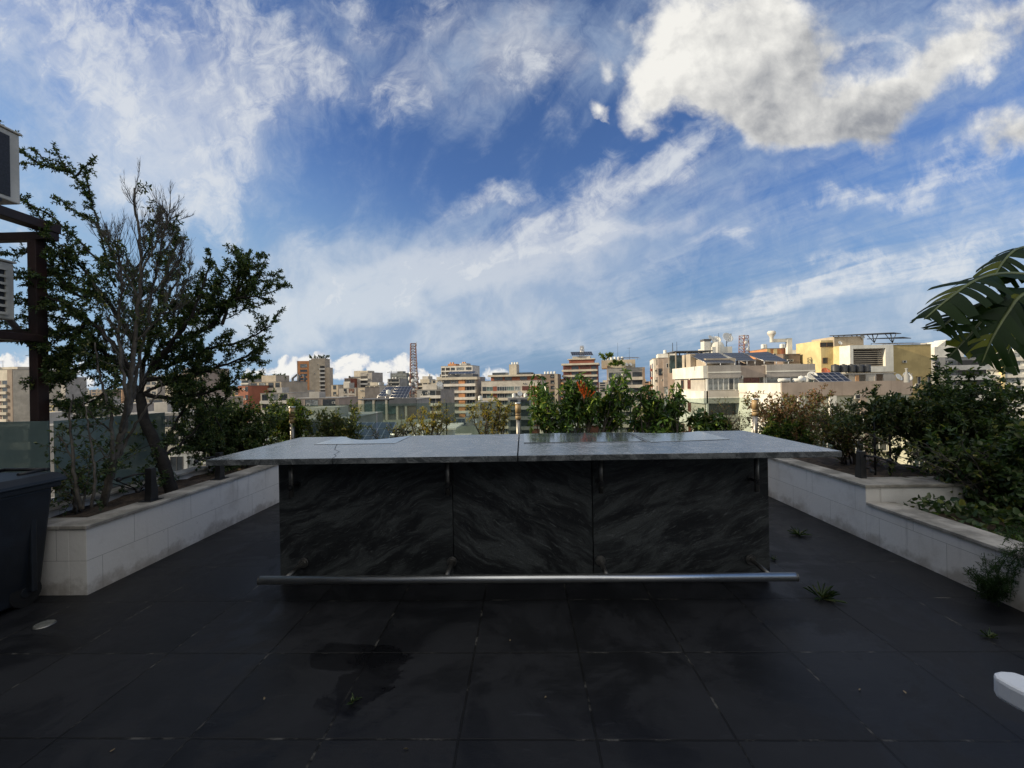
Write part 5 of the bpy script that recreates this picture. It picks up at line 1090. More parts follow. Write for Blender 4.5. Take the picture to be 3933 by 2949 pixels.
# condensers hung on balcony fronts and walls
acm = MB().box(-.45, .45, -.38, -.0, 0, .62).box(-.30, .22, -.395, -.381, .08, .54, 1).mesh('condenser', [M['acwhite'], M['acdark']])
for i, o in enumerate([o for o in COL.objects if o.parent is None and o.name.startswith('apartment_building') and o.location.y > 50]):
    ext = [c_ for c_ in kids(o) if c_.name.startswith('roof')]
    if not ext: continue
    wd = max(v_.co.x for v_ in ext[0].data.vertices); hh = o['height']
    for k in range(4): link('condenser', acm, o, Matrix.Translation((rf.uniform(.8, wd-1), -.005, hh-1.6-3.*rf.randint(0, 4)-rf.choice((0, .5)))))

# ------------------------------------------------------------------ plants
def rv(): 
    v = Vector((rnd.gauss(0, 1), rnd.gauss(0, 1), rnd.gauss(0, 1))); return v.normalized() if v.length > 1e-6 else Vector((0, 0, 1))
def crm(pts, seg=5):
    pts = [Vector(p) for p in pts]; P_ = [pts[0]*2-pts[1]]+pts+[pts[-1]*2-pts[-2]]; o = []
    for i in range(1, len(P_)-2):
        a, b_, c_, d_ = P_[i-1:i+3]
        for k in range(seg):
            t = k/seg; o.append(.5*((2*b_)+(c_-a)*t+(2*a-5*b_+4*c_-d_)*t*t+(3*b_-a-3*c_+d_)*t**3))
    o.append(pts[-1]); return o
def leaf_mesh(name, Pp, Dd, L, Wd, mats, parent, fold=.18, wide=.45, up=None, label=None):
    P_ = np.array(Pp, dtype=np.float64).reshape(-1, 3); d_ = np.array(Dd, dtype=np.float64).reshape(-1, 3); n = len(P_)
    if n == 0: return None
    d_ /= np.linalg.norm(d_, axis=1, keepdims=True)+1e-9
    L = np.broadcast_to(np.array(L, float), (n,))*nrs.uniform(.65, 1.25, n); Wd = np.broadcast_to(np.array(Wd, float), (n,))*nrs.uniform(.75, 1.2, n)
    upv = nrs.normal(0, .55, (n, 3))+np.array([0, 0, 1.]); s_ = np.cross(d_, upv); s_ /= np.linalg.norm(s_, axis=1, keepdims=True)+1e-9; nn = np.cross(s_, d_)
    Lc, Wc = L[:, None], Wd[:, None]
    V = np.empty((n, 6, 3)); V[:, 0] = P_; V[:, 1] = P_+d_*Lc*wide*.75+s_*Wc*.5+nn*Wc*fold; V[:, 2] = P_+d_*Lc*.85+s_*Wc*.28+nn*Wc*fold*.3
    V[:, 3] = P_+d_*Lc-nn*Lc*.10; V[:, 4] = P_+d_*Lc*.85-s_*Wc*.28+nn*Wc*fold*.3; V[:, 5] = P_+d_*Lc*wide*.75-s_*Wc*.5+nn*Wc*fold
    # two halves folded along the midrib
    me = bpy.data.meshes.new(name); me.vertices.add(n*6); me.vertices.foreach_set('co', V.reshape(-1))
    base = np.arange(n)[:, None]*6
    F = np.concatenate([base+np.array([0, 1, 2, 3]), base+np.array([0, 3, 4, 5])], 1).reshape(-1)
    me.loops.add(n*8); me.loops.foreach_set('vertex_index', F.astype(np.int32)); me.polygons.add(n*2)
    me.polygons.foreach_set('loop_start', np.arange(0, n*8, 4, dtype=np.int32)); me.polygons.foreach_set('loop_total', np.full(n*2, 4, dtype=np.int32))
    mats = mats if isinstance(mats, (list, tuple)) else [mats]
    for m_ in mats: me.materials.append(m_)
    if len(mats) > 1: me.polygons.foreach_set('material_index', np.repeat(nrs.choice(len(mats), n, p=[.75]+[.25/(len(mats)-1)]*(len(mats)-1)), 2).astype(np.int32))
    me.update(calc_edges=True); me.validate()
    o = bpy.data.objects.new(name, me); COL.objects.link(o); o.parent = parent
    if label: o['label'] = label
    return o
class Plant:
    def __init__(s, name, label, cat, base, group=None):
        s.root = empty(name, base, 0, label, cat, group); s.b = Vector(base); s.t = MB(); s.P = []; s.D = []
    def limb(s, pts, r0, r1, n=7, seg=5, wob=.0, mi=0):
        q = crm(pts, seg)
        if wob: q = [q[0]]+[p+rv()*wob for p in q[1:]]
        N = len(q)-1; s.t.tube([p-s.b for p in q], [r0+(r1-r0)*i/N for i in range(N+1)], n, mi); return q
    def twig(s, p, d_, ln, r, lvl, sub=5, up=.15, kink=.25, leaf=None, spread=.9):
        n = 4 if lvl else 3; q = [Vector(p)]; d_ = d_.normalized(); st = ln/n
        for i in range(n): d_ = (d_+rv()*kink+Vector((0, 0, up))*.5).normalized(); q.append(q[-1]+d_*st)
        s.t.tube([x-s.b for x in q], [r*(1-.75*i/n) for i in range(n+1)], 3, 0, False)
        if lvl:
            for k in range(sub):
                t = rnd.uniform(.15, 1)*n; i = min(int(t), n-1); pp = q[i].lerp(q[i+1], t-i); tg = (q[i+1]-q[i]).normalized()
                dd = (tg*.8+rv()*spread).normalized(); s.twig(pp, dd, ln*rnd.uniform(.35, .6), r*.5, lvl-1, sub, up, kink, leaf, spread)
        if leaf: s.leaves(q, *leaf)
    def leaves(s, q, gap, per, ang=.9, t0=.1):
        ln = sum((q[i+1]-q[i]).length for i in range(len(q)-1)); n = max(1, int(ln/gap)); N = len(q)-1
        for k in range(n):
            t = (t0+(1-t0)*(k+rnd.random())/n)*N; i = min(int(t), N-1); pp = q[i].lerp(q[i+1], t-i); tg = (q[i+1]-q[i]).normalized()
            for j in range(per): s.P.append(pp-s.b); s.D.append(tg*.5+rv()*ang)
    def dress(s, q, count, ln, r, lvl, sub, up=.15, kink=.25, leaf=None, spread=.9, t0=.15, bias=.5):
        N = len(q)-1
        for k in range(count):
            t = (t0+(1-t0)*(k+rnd.random())/count)*N; i = min(int(t), N-1); pp = q[i].lerp(q[i+1], t-i); tg = (q[i+1]-q[i]).normalized()
            s.twig(pp, (tg*bias+rv()).normalized(), ln*rnd.uniform(.6, 1.25)*(1.1-.5*t/N), r, lvl, sub, up, kink, leaf, spread)
    def done(s, bark, leafm, L, Wd, tname='trunk', cname='crown', fold=.18, clabel=None):
        s.t.build(tname, bark, s.root, fixn=False)
        if s.P: leaf_mesh(cname, [tuple(p) for p in s.P], [tuple(d_) for d_ in s.D], L, Wd, leafm, s.root, fold, label=clabel)
        return s.root
LF = {'dark': leafmat('leaf_dark_green', (0.0256, 0.0512, 0.0192), (0.072, 0.112, 0.0352), (0.128, 0.144, 0.056), trans=.2),
      'mid': leafmat('leaf_mid_green', (0.048, 0.096, 0.0224), (0.12, 0.176, 0.04), (0.224, 0.224, 0.048), trans=.35),
      'olive': leafmat('leaf_olive', (0.048, 0.072, 0.0224), (0.144, 0.16, 0.048), (0.256, 0.224, 0.064), trans=.35),
      'yellow': leafmat('leaf_yellow', (0.224, 0.176, 0.04), (0.48, 0.352, 0.048), (0.16, 0.16, 0.048), trans=.45),
      'gloss': leafmat('leaf_glossy_green', (0.0352, 0.08, 0.0224), (0.088, 0.16, 0.032), (0.176, 0.24, 0.048), rough=.22, trans=.25),
      'red': leafmat('leaf_reddish', (0.16, 0.08, 0.048), (0.272, 0.16, 0.088), (0.16, 0.176, 0.048), trans=.3),
      'fern': leafmat('leaf_fern', (.018, .045, .011), (.04, .085, .018), trans=.4),
      'dry': leafmat('leaf_dry', (0.192, 0.144, 0.088), (0.32, 0.24, 0.144), trans=.2),
      'flower_w': leafmat('petal_white', (.30, .31, .28), (.45, .45, .40), trans=.2), 'flower_o': leafmat('petal_orange', (.55, .10, .015), (.65, .17, .02), trans=.3)}

# --- dark leafy tree, left --------------------------------------------------
pl_ = Plant('tree', 'dense dark green small leaved tree growing from the left planter, dark leaning trunk', 'tree', atx(660, 1862, -3.78)+Vector((0, 0, -.1)))
Yt = pl_.b.y
def DD(*a): return [D(x, y, Yt+dy_) for x, y, dy_ in a]
SP = (.016, 3, .9)
q = pl_.limb([pl_.b]+DD((352, 1000, 0), (335, 960, .02), (312, 905, .05), (302, 850, .1)), .062, .045, 9, wob=.006)
main = [((302,850,.1),(312,780,.1),(335,700,.1),(365,640,.1),(395,590,.1)), ((330,790,.1),(370,740,0),(410,690,-.1),(440,620,-.1),(456,552,-.1)),
        ((335,770,.1),(400,735,.2),(470,690,.3),(520,620,.3),(560,592,.3)), ((320,800,.1),(390,780,.3),(460,750,.4),(530,735,.5),(588,702,.5)),
        ((318,820,.1),(380,815,.3),(450,800,.5),(520,775,.5),(575,742,.6)), ((310,850,.1),(370,860,.3),(430,850,.5),(480,840,.6),(520,815,.6)),
        ((302,850,.1),(260,790,0),(210,750,-.1),(160,725,-.1),(110,712,-.1)), ((290,810,0),(240,740,-.2),(190,690,-.2),(130,650,-.3),(60,640,-.3)),
        ((300,760,.1),(260,690,0),(215,630,-.1),(170,570,-.1),(130,530,-.2)), ((320,720,.1),(300,660,.2),(290,600,.3),(318,540,.3),(330,500,.3)),
        ((352,1000,0),(372,930,.3),(405,870,.5),(420,800,.5),(430,760,.5)), ((345,985,0),(390,960,.4),(430,920,.6),(470,880,.7),(500,850,.7)),
        ((345,660,.1),(355,600,.2),(372,550,.2),(385,515,.2)), ((400,700,0),(440,670,.1),(490,650,.2),(545,640,.2),(572,640,.2)),
        ((250,800,0),(200,790,-.1),(150,800,-.2),(120,830,-.2)), ((480,700,.2),(500,650,.3),(530,600,.3),(534,560,.3)),
        ((310,850,.1),(350,830,.2),(400,830,.3),(450,880,.5),(480,930,.6)), ((305,840,.1),(340,760,.2),(380,690,.2),(410,650,.2)), ((300,840,.1),(250,830,0),(210,860,-.1),(170,880,-.1)), ((210,630,-.1),(170,640,-.1),(130,600,-.2),(110,570,-.2)), ((360,745,.1),(400,700,.2),(430,670,.2),(480,610,.2)), ((190,690,-.2),(150,740,-.2),(130,780,-.2))]
for k, mp in enumerate(main):
    q = pl_.limb(DD(*mp),   .027 if k < 9 else .018, .006, 6, wob=.012)
    big = 8 if k not in (12, 15) else 5
    pl_.dress(q, 14, .33 if k not in (1, 12) else .16, .006, 2, 4, .10, .2, SP, .62, .05, 1.25)
# long arching sprays against the sky
for mp, c in ((((250,620,0),(232,575,0),(218,505,0),(201,449,0),(182,410,0),(151,373,0),(92,357,-.05),(22,351,-.1)), 26), (((150,371,0),(112,357,0),(67,318,0)), 8), (((151,372,0),(135,350,0),(115,314,0)), 8),
              (((162,382,0),(180,362,0),(204,344,0)), 7), (((200,445,0),(192,410,0),(185,373,0)), 10), (((250,560,0),(207,482,0),(160,455,0),(117,421,0)), 18), (((230,580,0),(168,519,0),(112,468,0),(48,432,-.05),(15,418,-.1)), 20),
              (((110,500,0),(80,460,0),(50,425,0)), 6), (((90,357,0),(50,330,0),(20,295,0),(-10,255,0)), 12), (((150,560,-.1),(90,540,-.1),(30,550,-.1),(-20,540,-.1)), 16), (((560,600,.3),(560,580,.3),(533,552,.3)), 4),
              (((170,600,-.1),(110,590,-.1),(50,600,-.1),(-10,590,-.1)), 18), (((150,690,-.1),(80,680,-.1),(30,690,-.1),(-20,700,-.1)), 16), (((140,640,-.1),(90,650,-.1),(20,640,-.1)), 14)):
    q = pl_.limb(DD(*mp), .011, .004, 5, wob=.006); pl_.dress(q, c, .10, .004, 1, 2, .1, .2, SP, .8, .05, .8); pl_.leaves(q, .014, 3, .9, 0)
pl_.done(M['bark_dark'], [LF['dark'], LF['mid']], .032, .014)
# --- bare tree ---------------------------------------------------------------
pb = Plant('tree', 'half bare tree with pale grey stems and fans of leafless twigs, in the left planter', 'tree', atx(398, 1945, -3.72)+Vector((0, 0, -.09)))
Yt = pb.b.y
stems = [(((222,1092,0),(235,1040,0),(250,985,0),(265,930,0),(275,880,0),(283,820,0),(290,740,0),(300,650,0),(304,560,0),(297,480,0),(288,405,0)), .050, .010),
         (((226,1092,0),(240,1035,-.05),(244,975,-.1),(240,905,-.1),(225,850,-.1),(214,800,-.1),(205,740,-.1)), .030, .008),
         (((250,1000,0),(275,950,.05),(300,905,.05),(332,862,.05)), .024, .010), (((272,900,0),(290,850,.1),(300,780,.1),(318,700,.1),(335,600,.1),(352,520,.1),(368,440,.1)), .028, .006),
         (((262,940,0),(272,860,-.1),(262,780,-.1),(255,700,-.1),(262,600,-.1),(250,520,-.1)), .026, .006), (((244,1010,0),(262,965,.1),(272,900,.1),(280,850,.1)), .02, .01),
         (((300,650,0),(270,590,0),(248,540,0),(232,500,0)), .013, .004), (((303,590,0),(330,540,0),(350,500,0),(372,470,0)), .013, .004), (((290,740,0),(340,690,0),(380,640,0),(410,600,0)), .014, .004),
         (((300,660,0),(340,620,0),(375,580,0),(395,555,0)), .012, .004), (((238,930,0),(200,900,-.1),(180,870,-.1)), .012, .004), (((332,862,.05),(350,840,.05),(345,820,.05)), .01, .004), (((240,1000,-.05),(210,960,0),(190,940,0)), .010, .004)]
bare = []
for k, (mp, r0, r1) in enumerate(stems):
    q = pb.limb(DD(*mp), r0*.62, r1*.7, 8, wob=.008); bare.append(q)
    hi = k in (0, 3, 4, 6, 7, 8, 9)
    if hi: pb.dress(q, 34 if k in (0, 3, 4) else 18, .28, .0045, 2, 5, .42, .10, None, .42, .42 if k in (0, 3, 4) else .2, 1.15)
    if k in (0, 3, 4): pb.dress(q, 7, .30, .004, 2, 3, .1, .2, (.03, 2, .9), .8, .3, .6)
    if k in (1, 10, 12, 5): pb.dress(q, 5, .24, .005, 1, 3, .0, .25, (.05, 1, 1.), .9, .1, .3)
pb.done(M['bark_pale'], [LF['dark'], LF['olive']], .034, .015)
# thin stems at the far left of the planter
p0 = atx(302, 1965, -3.70)+Vector((0, 0, -.08)); pc = Plant('shrub', 'thin pale multi stemmed shrub with sparse leaves between the bin and the bare tree', 'shrub', p0); Yt = p0.y
for mp, r0 in (([(175,1100,0),(163,1040,0),(156,980,0),(150,900,0),(158,850,0)], .017), ([(198,1096,0),(205,1040,0),(200,980,0),(192,930,0),(185,880,0)], .012), ([(180,1100,0),(190,1030,.1),(205,1000,.1),(235,985,.1)], .008), ([(172,1090,0),(160,1050,0),(130,1010,0)], .006), ([(160,1000,0),(140,960,0),(120,940,0)], .006)):
    q = pc.limb(DD(*mp), r0, .004, 6, wob=.006); pc.dress(q, 5, .22, .004, 1, 4, .05, .28, (.028, 2, 1.), .9, .1, .3)
pc.done(M['bark_pale'], [LF['dark'], LF['dark']], .032, .017)
p0 = Vector((-4.02, 4.35, .5)); pc = Plant('shrub', 'low dark leafy twigs arching behind the first garden spotlight', 'shrub', p0)
for k in range(5):
    q = pc.limb([p0, p0+Vector((rnd.uniform(-.1, .3), rnd.uniform(-.4, .2), .12+.05*k)), p0+Vector((rnd.uniform(0, .4), rnd.uniform(-.7, .1), .15+.10*k))], .006, .003, 4); pc.dress(q, 7, .14, .003, 1, 2, .1, .25, (.02, 3, 1.), .9, .1, .5)
pc.done(M['bark_dark'], LF['dark'], .035, .018)
# leafy undergrowth: a bush filled with arching twigs
def bush(name, label, base, ext, n, L, Wd, lm, bark, leaf=(.03, 3, .9), lvl=1, sub=4, up=.3, ln=.45, stems=None, kink=.25, group=None, tname='trunk', cname='crown', top=None, spread=.9):
    p = Plant(name, label, 'shrub' if name == 'shrub' else ('vine' if name == 'vine' else 'plant'), base, group)
    ex, ey, ez = ext
    for k in range(n):
        a = Vector((base[0]+rnd.uniform(-.25, .25)*ex, base[1]+rnd.uniform(-.25, .25)*ey, base[2]))
        e = Vector((base[0]+rnd.uniform(-1, 1)*ex*.9, base[1]+rnd.uniform(-.9, .9)*ey, base[2]+ez*rnd.uniform(.35, 1.)))
        m_ = a.lerp(e, .5)+Vector((rnd.uniform(-.1, .1)*ex, 0, ez*.08)); q = p.limb([a, m_, e], .011, .004, 4, 4, .012)
        p.dress(q, 7, ln, .0045, lvl, sub, up, kink, leaf, spread, .25, .4)
    p.done(bark, lm, L, Wd, tname, cname); return p
bush('shrub', 'dark green bush right of the leafy tree at the left end of the rear planter', (-4.0, 6.1, .48), (.5, .4, .80), 18, .042, .022, [LF['dark'], LF['mid']], M['bark_dark'], (.022, 3, .9))
bush('shrub', 'sunlit yellow green bush above the left end of the counter', (-3.75, 6.72, .48), (.50, .2, .76), 17, .045, .024, [LF['mid'], LF['olive']], M['twig'], (.022, 3, .9), ln=.3)
bush('shrub', 'twiggy dark bush behind the cracked left part of the counter', (-3.02, 6.72, .48), (.48, .2, .62), 14, .045, .022, [LF['olive'], LF['dark']], M['twig'], (.028, 2, .9), ln=.34)
bush('shrub', 'sparse leafless twigs behind the pale inlay of the counter', (-2.15, 6.72, .48), (.35, .2, .45), 6, .035, .02, [LF['olive'], LF['dry']], M['bark_pale'], (.07, 1, .9), ln=.3)
bush('shrub', 'dark leafy bush between the bare tree and the left wall', (-4.1, 5.65, .45), (.22, .5, .80), 12, .04, .02, [LF['dark'], LF['dark']], M['bark_dark'], (.024, 3, .9))
bush('shrub', 'small dark shrub in front of the teal screen behind the thin stems', (-4.1, 3.80, .45), (.15, .15, .6), 3, .038, .02, [LF['dark'], LF['olive']], M['bark_pale'], (.035, 2, .9), ln=.26)
# yellowing shrubs with pale crooked branches
def yshrub(label, x, crowns, y=6.72, ym=.5):
    p = Plant('shrub', label, 'shrub', (x, y, .47))
    base = p.b
    for (u, v, rr_) in crowns:
        e = D(u, v, y+rnd.uniform(-.12, .12)); m_ = base.lerp(e, .5)+Vector((rnd.uniform(-.06, .06), 0, -.03)); q = p.limb([base+Vector((rnd.uniform(-.04, .04), 0, 0)), m_, e], .016, .006, 6, 5, .012)
        p.dress(q, 10, rr_, .005, 2, 3, .1, .35, (.05, 2, 1.), 1., .5, .4)
    p.done(M['bark_pale'], [LF['yellow'], LF['olive'], LF['mid']], .035, .013)
yshrub('yellowing shrub with crooked pale branches, leftmost of three behind the counter', D(920, 938, 6.72).x, [(885,905,.22),(905,880,.24),(935,872,.26),(960,885,.25),(975,905,.22),(940,900,.2),(915,915,.2)])
yshrub('yellowing shrub with twin pale stems behind the middle of the counter', D(1057, 938, 6.72).x, [(1015,880,.22),(1040,872,.24),(1060,868,.24),(1075,880,.22),(1050,890,.2)])
yshrub('yellowing shrub with forked pale stem just left of the middle bollard lamp', D(1080, 938, 6.72).x, [(1085,866,.18),(1098,872,.16),(1075,880,.2),(1095,890,.16)])
# umbrella plants: stems ending in whorls of glossy oval leaflets
def umbrella(label, x, tips, y=6.72, L=.13, group=None):
    p = Plant('umbrella_plant', label, 'plant', (x, y, .47))
    for (u, v) in tips:
        e = D(u, v, y+rnd.uniform(-.16, .16)); b0 = p.b+Vector((rnd.uniform(-.06, .06), rnd.uniform(-.05, .05), 0)); m_ = b0.lerp(e, .55)+Vector((rnd.uniform(-.05, .05), 0, .02))
        q = p.limb([b0, m_, e], .011, .006, 6, 5, .004)
        n_ = 9
        for k in range(n_):          # leaf stalks near the tip, each with a whorl
            t = 1-.38*k/n_; i = min(int(t*(len(q)-1)), len(q)-2); pp = q[i]; d_ = (rv()*.9+Vector((0, -.1, .35))).normalized(); st = rnd.uniform(.05, .13); c_ = pp+d_*st
            p.t.tube([pp-p.b, c_-p.b], [.0025, .002], 3, 0, False); u_ = d_.orthogonal().normalized(); w_ = d_.cross(u_)
            for j in range(7):
                a = 2*math.pi*j/7+rnd.random()*.3; p.P.append(c_-p.b); p.D.append(u_*math.cos(a)+w_*math.sin(a)+d_*rnd.uniform(-.35, .15))
    p.done(M['bark_pale'], [LF['gloss'], LF['mid']], L*.85, L*.34, fold=.1); return p
umbrella('umbrella plant with one tall leafy shoot, right beside the middle bollard lamp', D(1185, 938, 6.72).x, [(1150,838),(1160,812),(1172,830),(1180,850),(1165,870),(1190,868),(1200,890),(1175,895),(1215,905),(1160,905),(1230,915),(1145,880),(1190,920)])
U2 = umbrella('umbrella plant with orange flower spikes, tallest of the row behind the counter', D(1255, 938, 6.72).x, [(1215,835),(1235,815),(1255,805),(1270,820),(1285,840),(1222,860),(1240,850),(1262,855),(1280,870),(1300,850),(1215,880),(1250,880),(1275,895),(1230,825),(1300,875),(1240,872)])
umbrella('umbrella plant with pale slender stems right of the orange flowers', D(1290, 938, 6.72).x, [(1310,850),(1325,835),(1340,808),(1350,800),(1345,830),(1330,860),(1350,862),(1312,880),(1335,885),(1365,845),(1320,905),(1345,905)])
umbrella('umbrella plant leaning right, before the dark brown block', D(1385, 938, 6.72).x, [(1385,850),(1400,838),(1415,845),(1430,850),(1390,870),(1410,870),(1380,890),(1405,900),(1425,885),(1370,905),(1440,905),(1385,918),(1420,925),(1445,870)])
umbrella('small umbrella plant before the glazed balconies of the big cream block', D(1465, 938, 6.72).x, [(1440,925),(1455,915),(1470,860),(1452,850),(1460,880),(1445,900),(1462,830)], L=.12)
umbrella('low broad umbrella plant left of the right bollard lamp', D(1520, 938, 6.72).x, [(1495,905),(1510,892),(1525,900),(1540,910),(1500,925),(1520,925),(1550,925),(1560,905),(1575,918)], L=.12)
fl = Plant('flower_spike', 'cluster of bright orange flowers in the tallest umbrella plant', 'flowers', D(1262, 870, 6.45))
for u, v in ((1247,825),(1252,832),(1258,840),(1265,845),(1275,843),(1262,852),(1255,822),(1285,846),(1268,836),(1262,828)):
    e = D(u, v, 6.42); q = fl.limb([fl.b, e], .004, .003, 4, 2); fl.leaves(q, .009, 3, 1., .5)
fl.done(M['twig'], LF['flower_o'], .017, .010, 'stem', 'petals')
# papaya like rooftop shoots far off
for u, v, Yd, lb in ((2330, 1368, 163, 'leafy roof plant at the left end of the grey banded block'), (2372, 1392, 163, 'yellow green roof plant beside the tanks of the grey banded block')):
    c_ = at(u, v+14, Yd); p = Plant('roof_plant', lb, 'plant', c_)
    for k in range(9): e = c_+Vector((rnd.uniform(-3, 3), rnd.uniform(-1, 1), rnd.uniform(.6, 2.4))); q = p.limb([c_, c_.lerp(e, .5)+Vector((0, 0, .4)), e], .08, .04, 4, 3); p.leaves(q, .25, 4, 1., .5)
    p.done(M['twig'], LF['mid'], .9, .45)
for u, v, Yd, w_, lb in ((975, 1445, 165, 5, 'roof garden shrubs on the low cream building at the left'), (1225, 1366, 303, 8, 'dark roof garden on the tall brown and orange tower'), (1060, 1452, 166, 4, 'small roof shrubs beside the aerial of the low cream building')):
    c_ = at(u, v+8, Yd); p = Plant('roof_plant', lb, 'plant', c_)
    for k in range(16): e = c_+Vector((rnd.uniform(-w_, w_), rnd.uniform(-1, 1), rnd.uniform(.4, 2.2))); q = p.limb([Vector((e.x*.8+c_.x*.2, c_.y, c_.z-.6)), e], .08, .04, 4, 3); p.leaves(q, .25, 4, 1., .3)
    p.done(M['twig'], LF['dark'], .9, .5)
# reddish vine and bushes on the right
bush('vine', 'reddish brown tangled vine with small leaves beyond the right end of the counter', (4.2, 6.75, .45), (.72, .22, .84), 22, .036, .018, [LF['red'], LF['olive']], M['twig'], (.035, 3, 1.), 2, 3, .1, .36, kink=.45)
bush('vine', 'darker tangled vine above the corner of the higher right planter', (4.3, 5.7, .42), (.62, .3, .85), 16, .036, .02, [LF['olive'], LF['red']], M['twig'], (.04, 2, 1.), 2, 3, .1, .32, kink=.45)
bush('shrub', 'bright green leafy shrub between the right bollard lamp and the vine', (3.95, 6.5, .42), (.35, .2, .48), 12, .07, .022, [LF['mid'], LF['fern']], M['twig'], (.03, 3, .9), 1, 3, .3, .24)
bush('shrub', 'thin thorny brown twigs before the glazed balconies of the big cream block', (2.95, 6.85, .45), (.6, .12, .72), 14, .028, .014, [LF['red'], LF['olive']], M['twig'], (.06, 1, 1.), 2, 3, .15, .34, kink=.4)
bush('shrub', 'big dark bush filling the right edge above the higher planter', (5.1, 5.1, .35), (.85, .6, 1.1), 38, .05, .026, [LF['dark'], LF['mid']], M['bark_dark'], (.026, 3, .95), 1, 5, .1, .42)
bush('shrub', 'dark broad leaved bush in front at the right edge, over the lower planter', (4.55, 4.0, .3), (.55, .35, .80), 18, .065, .036, [LF['dark'], LF['mid']], M['bark_dark'], (.035, 3, .95), 1, 4, .1, .34)
bush('shrub', 'dark vine mass hanging over the twin metal posts', (4.25, 5.05, .95), (.55, .25, .28), 14, .045, .026, [LF['dark'], LF['olive']], M['twig'], (.03, 3, 1.), 1, 4, .0, .26)
b_ = Plant('shrub', 'bare grey twigs leaning left over the coping of the higher right planter', 'shrub', (4.35, 4.05, .28))
for k in range(13):
    e = b_.b+Vector((rnd.uniform(-.85, .1), rnd.uniform(-.2, .5), rnd.uniform(.15, .75))); q = b_.limb([b_.b, b_.b.lerp(e, .5)+Vector((0, 0, .08)), e], .008, .003, 5, 5, .012); b_.dress(q, 6, .22, .003, 1, 3, .1, .3, (.09, 1, 1.), .9, .3, .8)
b_.done(M['bark_pale'], LF['olive'], .04, .025)
# ivy ground cover and ferns in the lower planter
gv = Plant('ground_cover', 'dark ivy leaves covering the soil of the lower right planter', 'plant', (4.0, 3.4, .28)); gv.root['kind'] = 'stuff'
for k in range(2300):
    x_, y_ = rnd.uniform(3.50, 4.5), rnd.uniform(1.2, 4.08); hgt = .28+.10*rnd.random()+.07*math.sin(x_*7+y_*5); gv.P.append(Vector((x_, y_, hgt))-gv.b); gv.D.append(rv()*.8+Vector((0, -.2, .35)))
leaf_mesh('leaves', [tuple(p) for p in gv.P], [tuple(p) for p in gv.D], .06, .05, [LF['dark'], LF['mid']], gv.root)
def fern(label, base, fronds, ln, droop, seed_dir=None, n=22):
    p = Plant('fern', label, 'fern', base)
    for k in range(fronds):
        a = rnd.uniform(0, 6.28); d_ = Vector((math.cos(a), math.sin(a), rnd.uniform(.3, 1.1))) if seed_dir is None else (Vector(seed_dir)+rv()*.45)
        d_.normalize(); q = [Vector(base)]; l_ = ln*rnd.uniform(.6, 1.1)
        for i in range(9): d_ = (d_+Vector((0, 0, -droop))).normalized(); q.append(q[-1]+d_*l_/9)
        p.t.tube([x-p.b for x in q], .0022, 3, 0, False)
        for i in range(1, 9):
            for j in range(3):
                tg = (q[i]-q[i-1]).normalized(); sd = (tg.cross(rv())).normalized(); l2 = .09*(1-i/14); pt = q[i-1].lerp(q[i], j/3); p.t.tube([pt-p.b, pt+(sd+tg*.5)*l2-p.b], .001, 3, 0, False)
                for m_ in range(8): f_ = m_/8; b0 = pt+(sd+tg*.5)*l2*f_; p.P.append(b0-p.b); p.D.append((tg*.5+rv()*.9))
    p.done(LF['fern'], LF['fern'], .022, .004, 'stems', 'fronds'); return p
fern('feathery asparagus fern mound in the lower right planter', (4.05, 3.15, .30), 26, .42, .16)
fern('feathery asparagus fern at the right edge of the lower planter', (3.85, 2.75, .30), 24, .38, .16)
fern('asparagus fern frond hanging down the white face of the lower planter', (3.28, 2.86, .40), 7, .42, .30, (-.35, 0, .25))
fern('asparagus fern creeping over the coping of the lower planter', (3.50, 2.88, .36), 10, .26, .2, (-.5, -.1, .3))
fern('asparagus fern tuft at the foot of the lower white planter', (3.15, 2.98, .02), 13, .30, .10, (-.1, 0, 1.))
# weeds in the joints
for i, (x_, y_, s_, lb) in enumerate(((2.071, 3.045, 1., 'largest weed tuft growing in a tile joint near the foot rail end'), (2.70, 4.29, .8, 'weed tuft in a tile joint halfway along the right planter'), (2.12, 3.70, .35, 'tiny weed in a joint beside the bar'), (2.72, 2.58, .45, 'small flat weed in a tile joint toward the right edge'), (-.86, 2.07, .3, 'tiny dry weed in a joint below the wet patch'))):
    p = Plant('weed', lb, 'weed', (x_, y_, 0))
    for k in range(int(26*s_)+6): a = rnd.uniform(0, 6.28); p.P.append(Vector((rnd.uniform(-.01, .01), rnd.uniform(-.01, .01), .002))); p.D.append(Vector((math.cos(a), math.sin(a), rnd.uniform(.15, 1.3))))
    leaf_mesh('blades', [tuple(q_) for q_ in p.P], [tuple(q_) for q_ in p.D], .10*s_+.01, .014*s_+.002, LF['dark'], p.root)
for i, (u, v, lb) in enumerate(((2100, 2680, 'dry curled leaf'), (1010, 2690, 'dark dry leaf'), (3480, 2668, 'dry leaf scrap'), (1570, 2880, 'pale dry leaf'), (420, 2890, 'small pale dry leaf'), (3300, 2655, 'tiny leaf scrap'), (1960, 2465, 'small black leaf'), (1590, 2200, 'little pale leaf'))):
    k_ = ray(u, v); t_ = -CH/k_.z; p_ = Vector((0, 0, CH))+k_*t_
    r = empty('fallen_leaf', (p_.x, p_.y, .003), 0, lb+' lying on the slate tiles', 'leaf', 'dry leaves scattered on the slate tiles')
    leaf_mesh('blade', [(0, 0, .002)], [(rnd.uniform(-1, 1), rnd.uniform(-1, 1), .12)], .021, .011, LF['dry'], r)
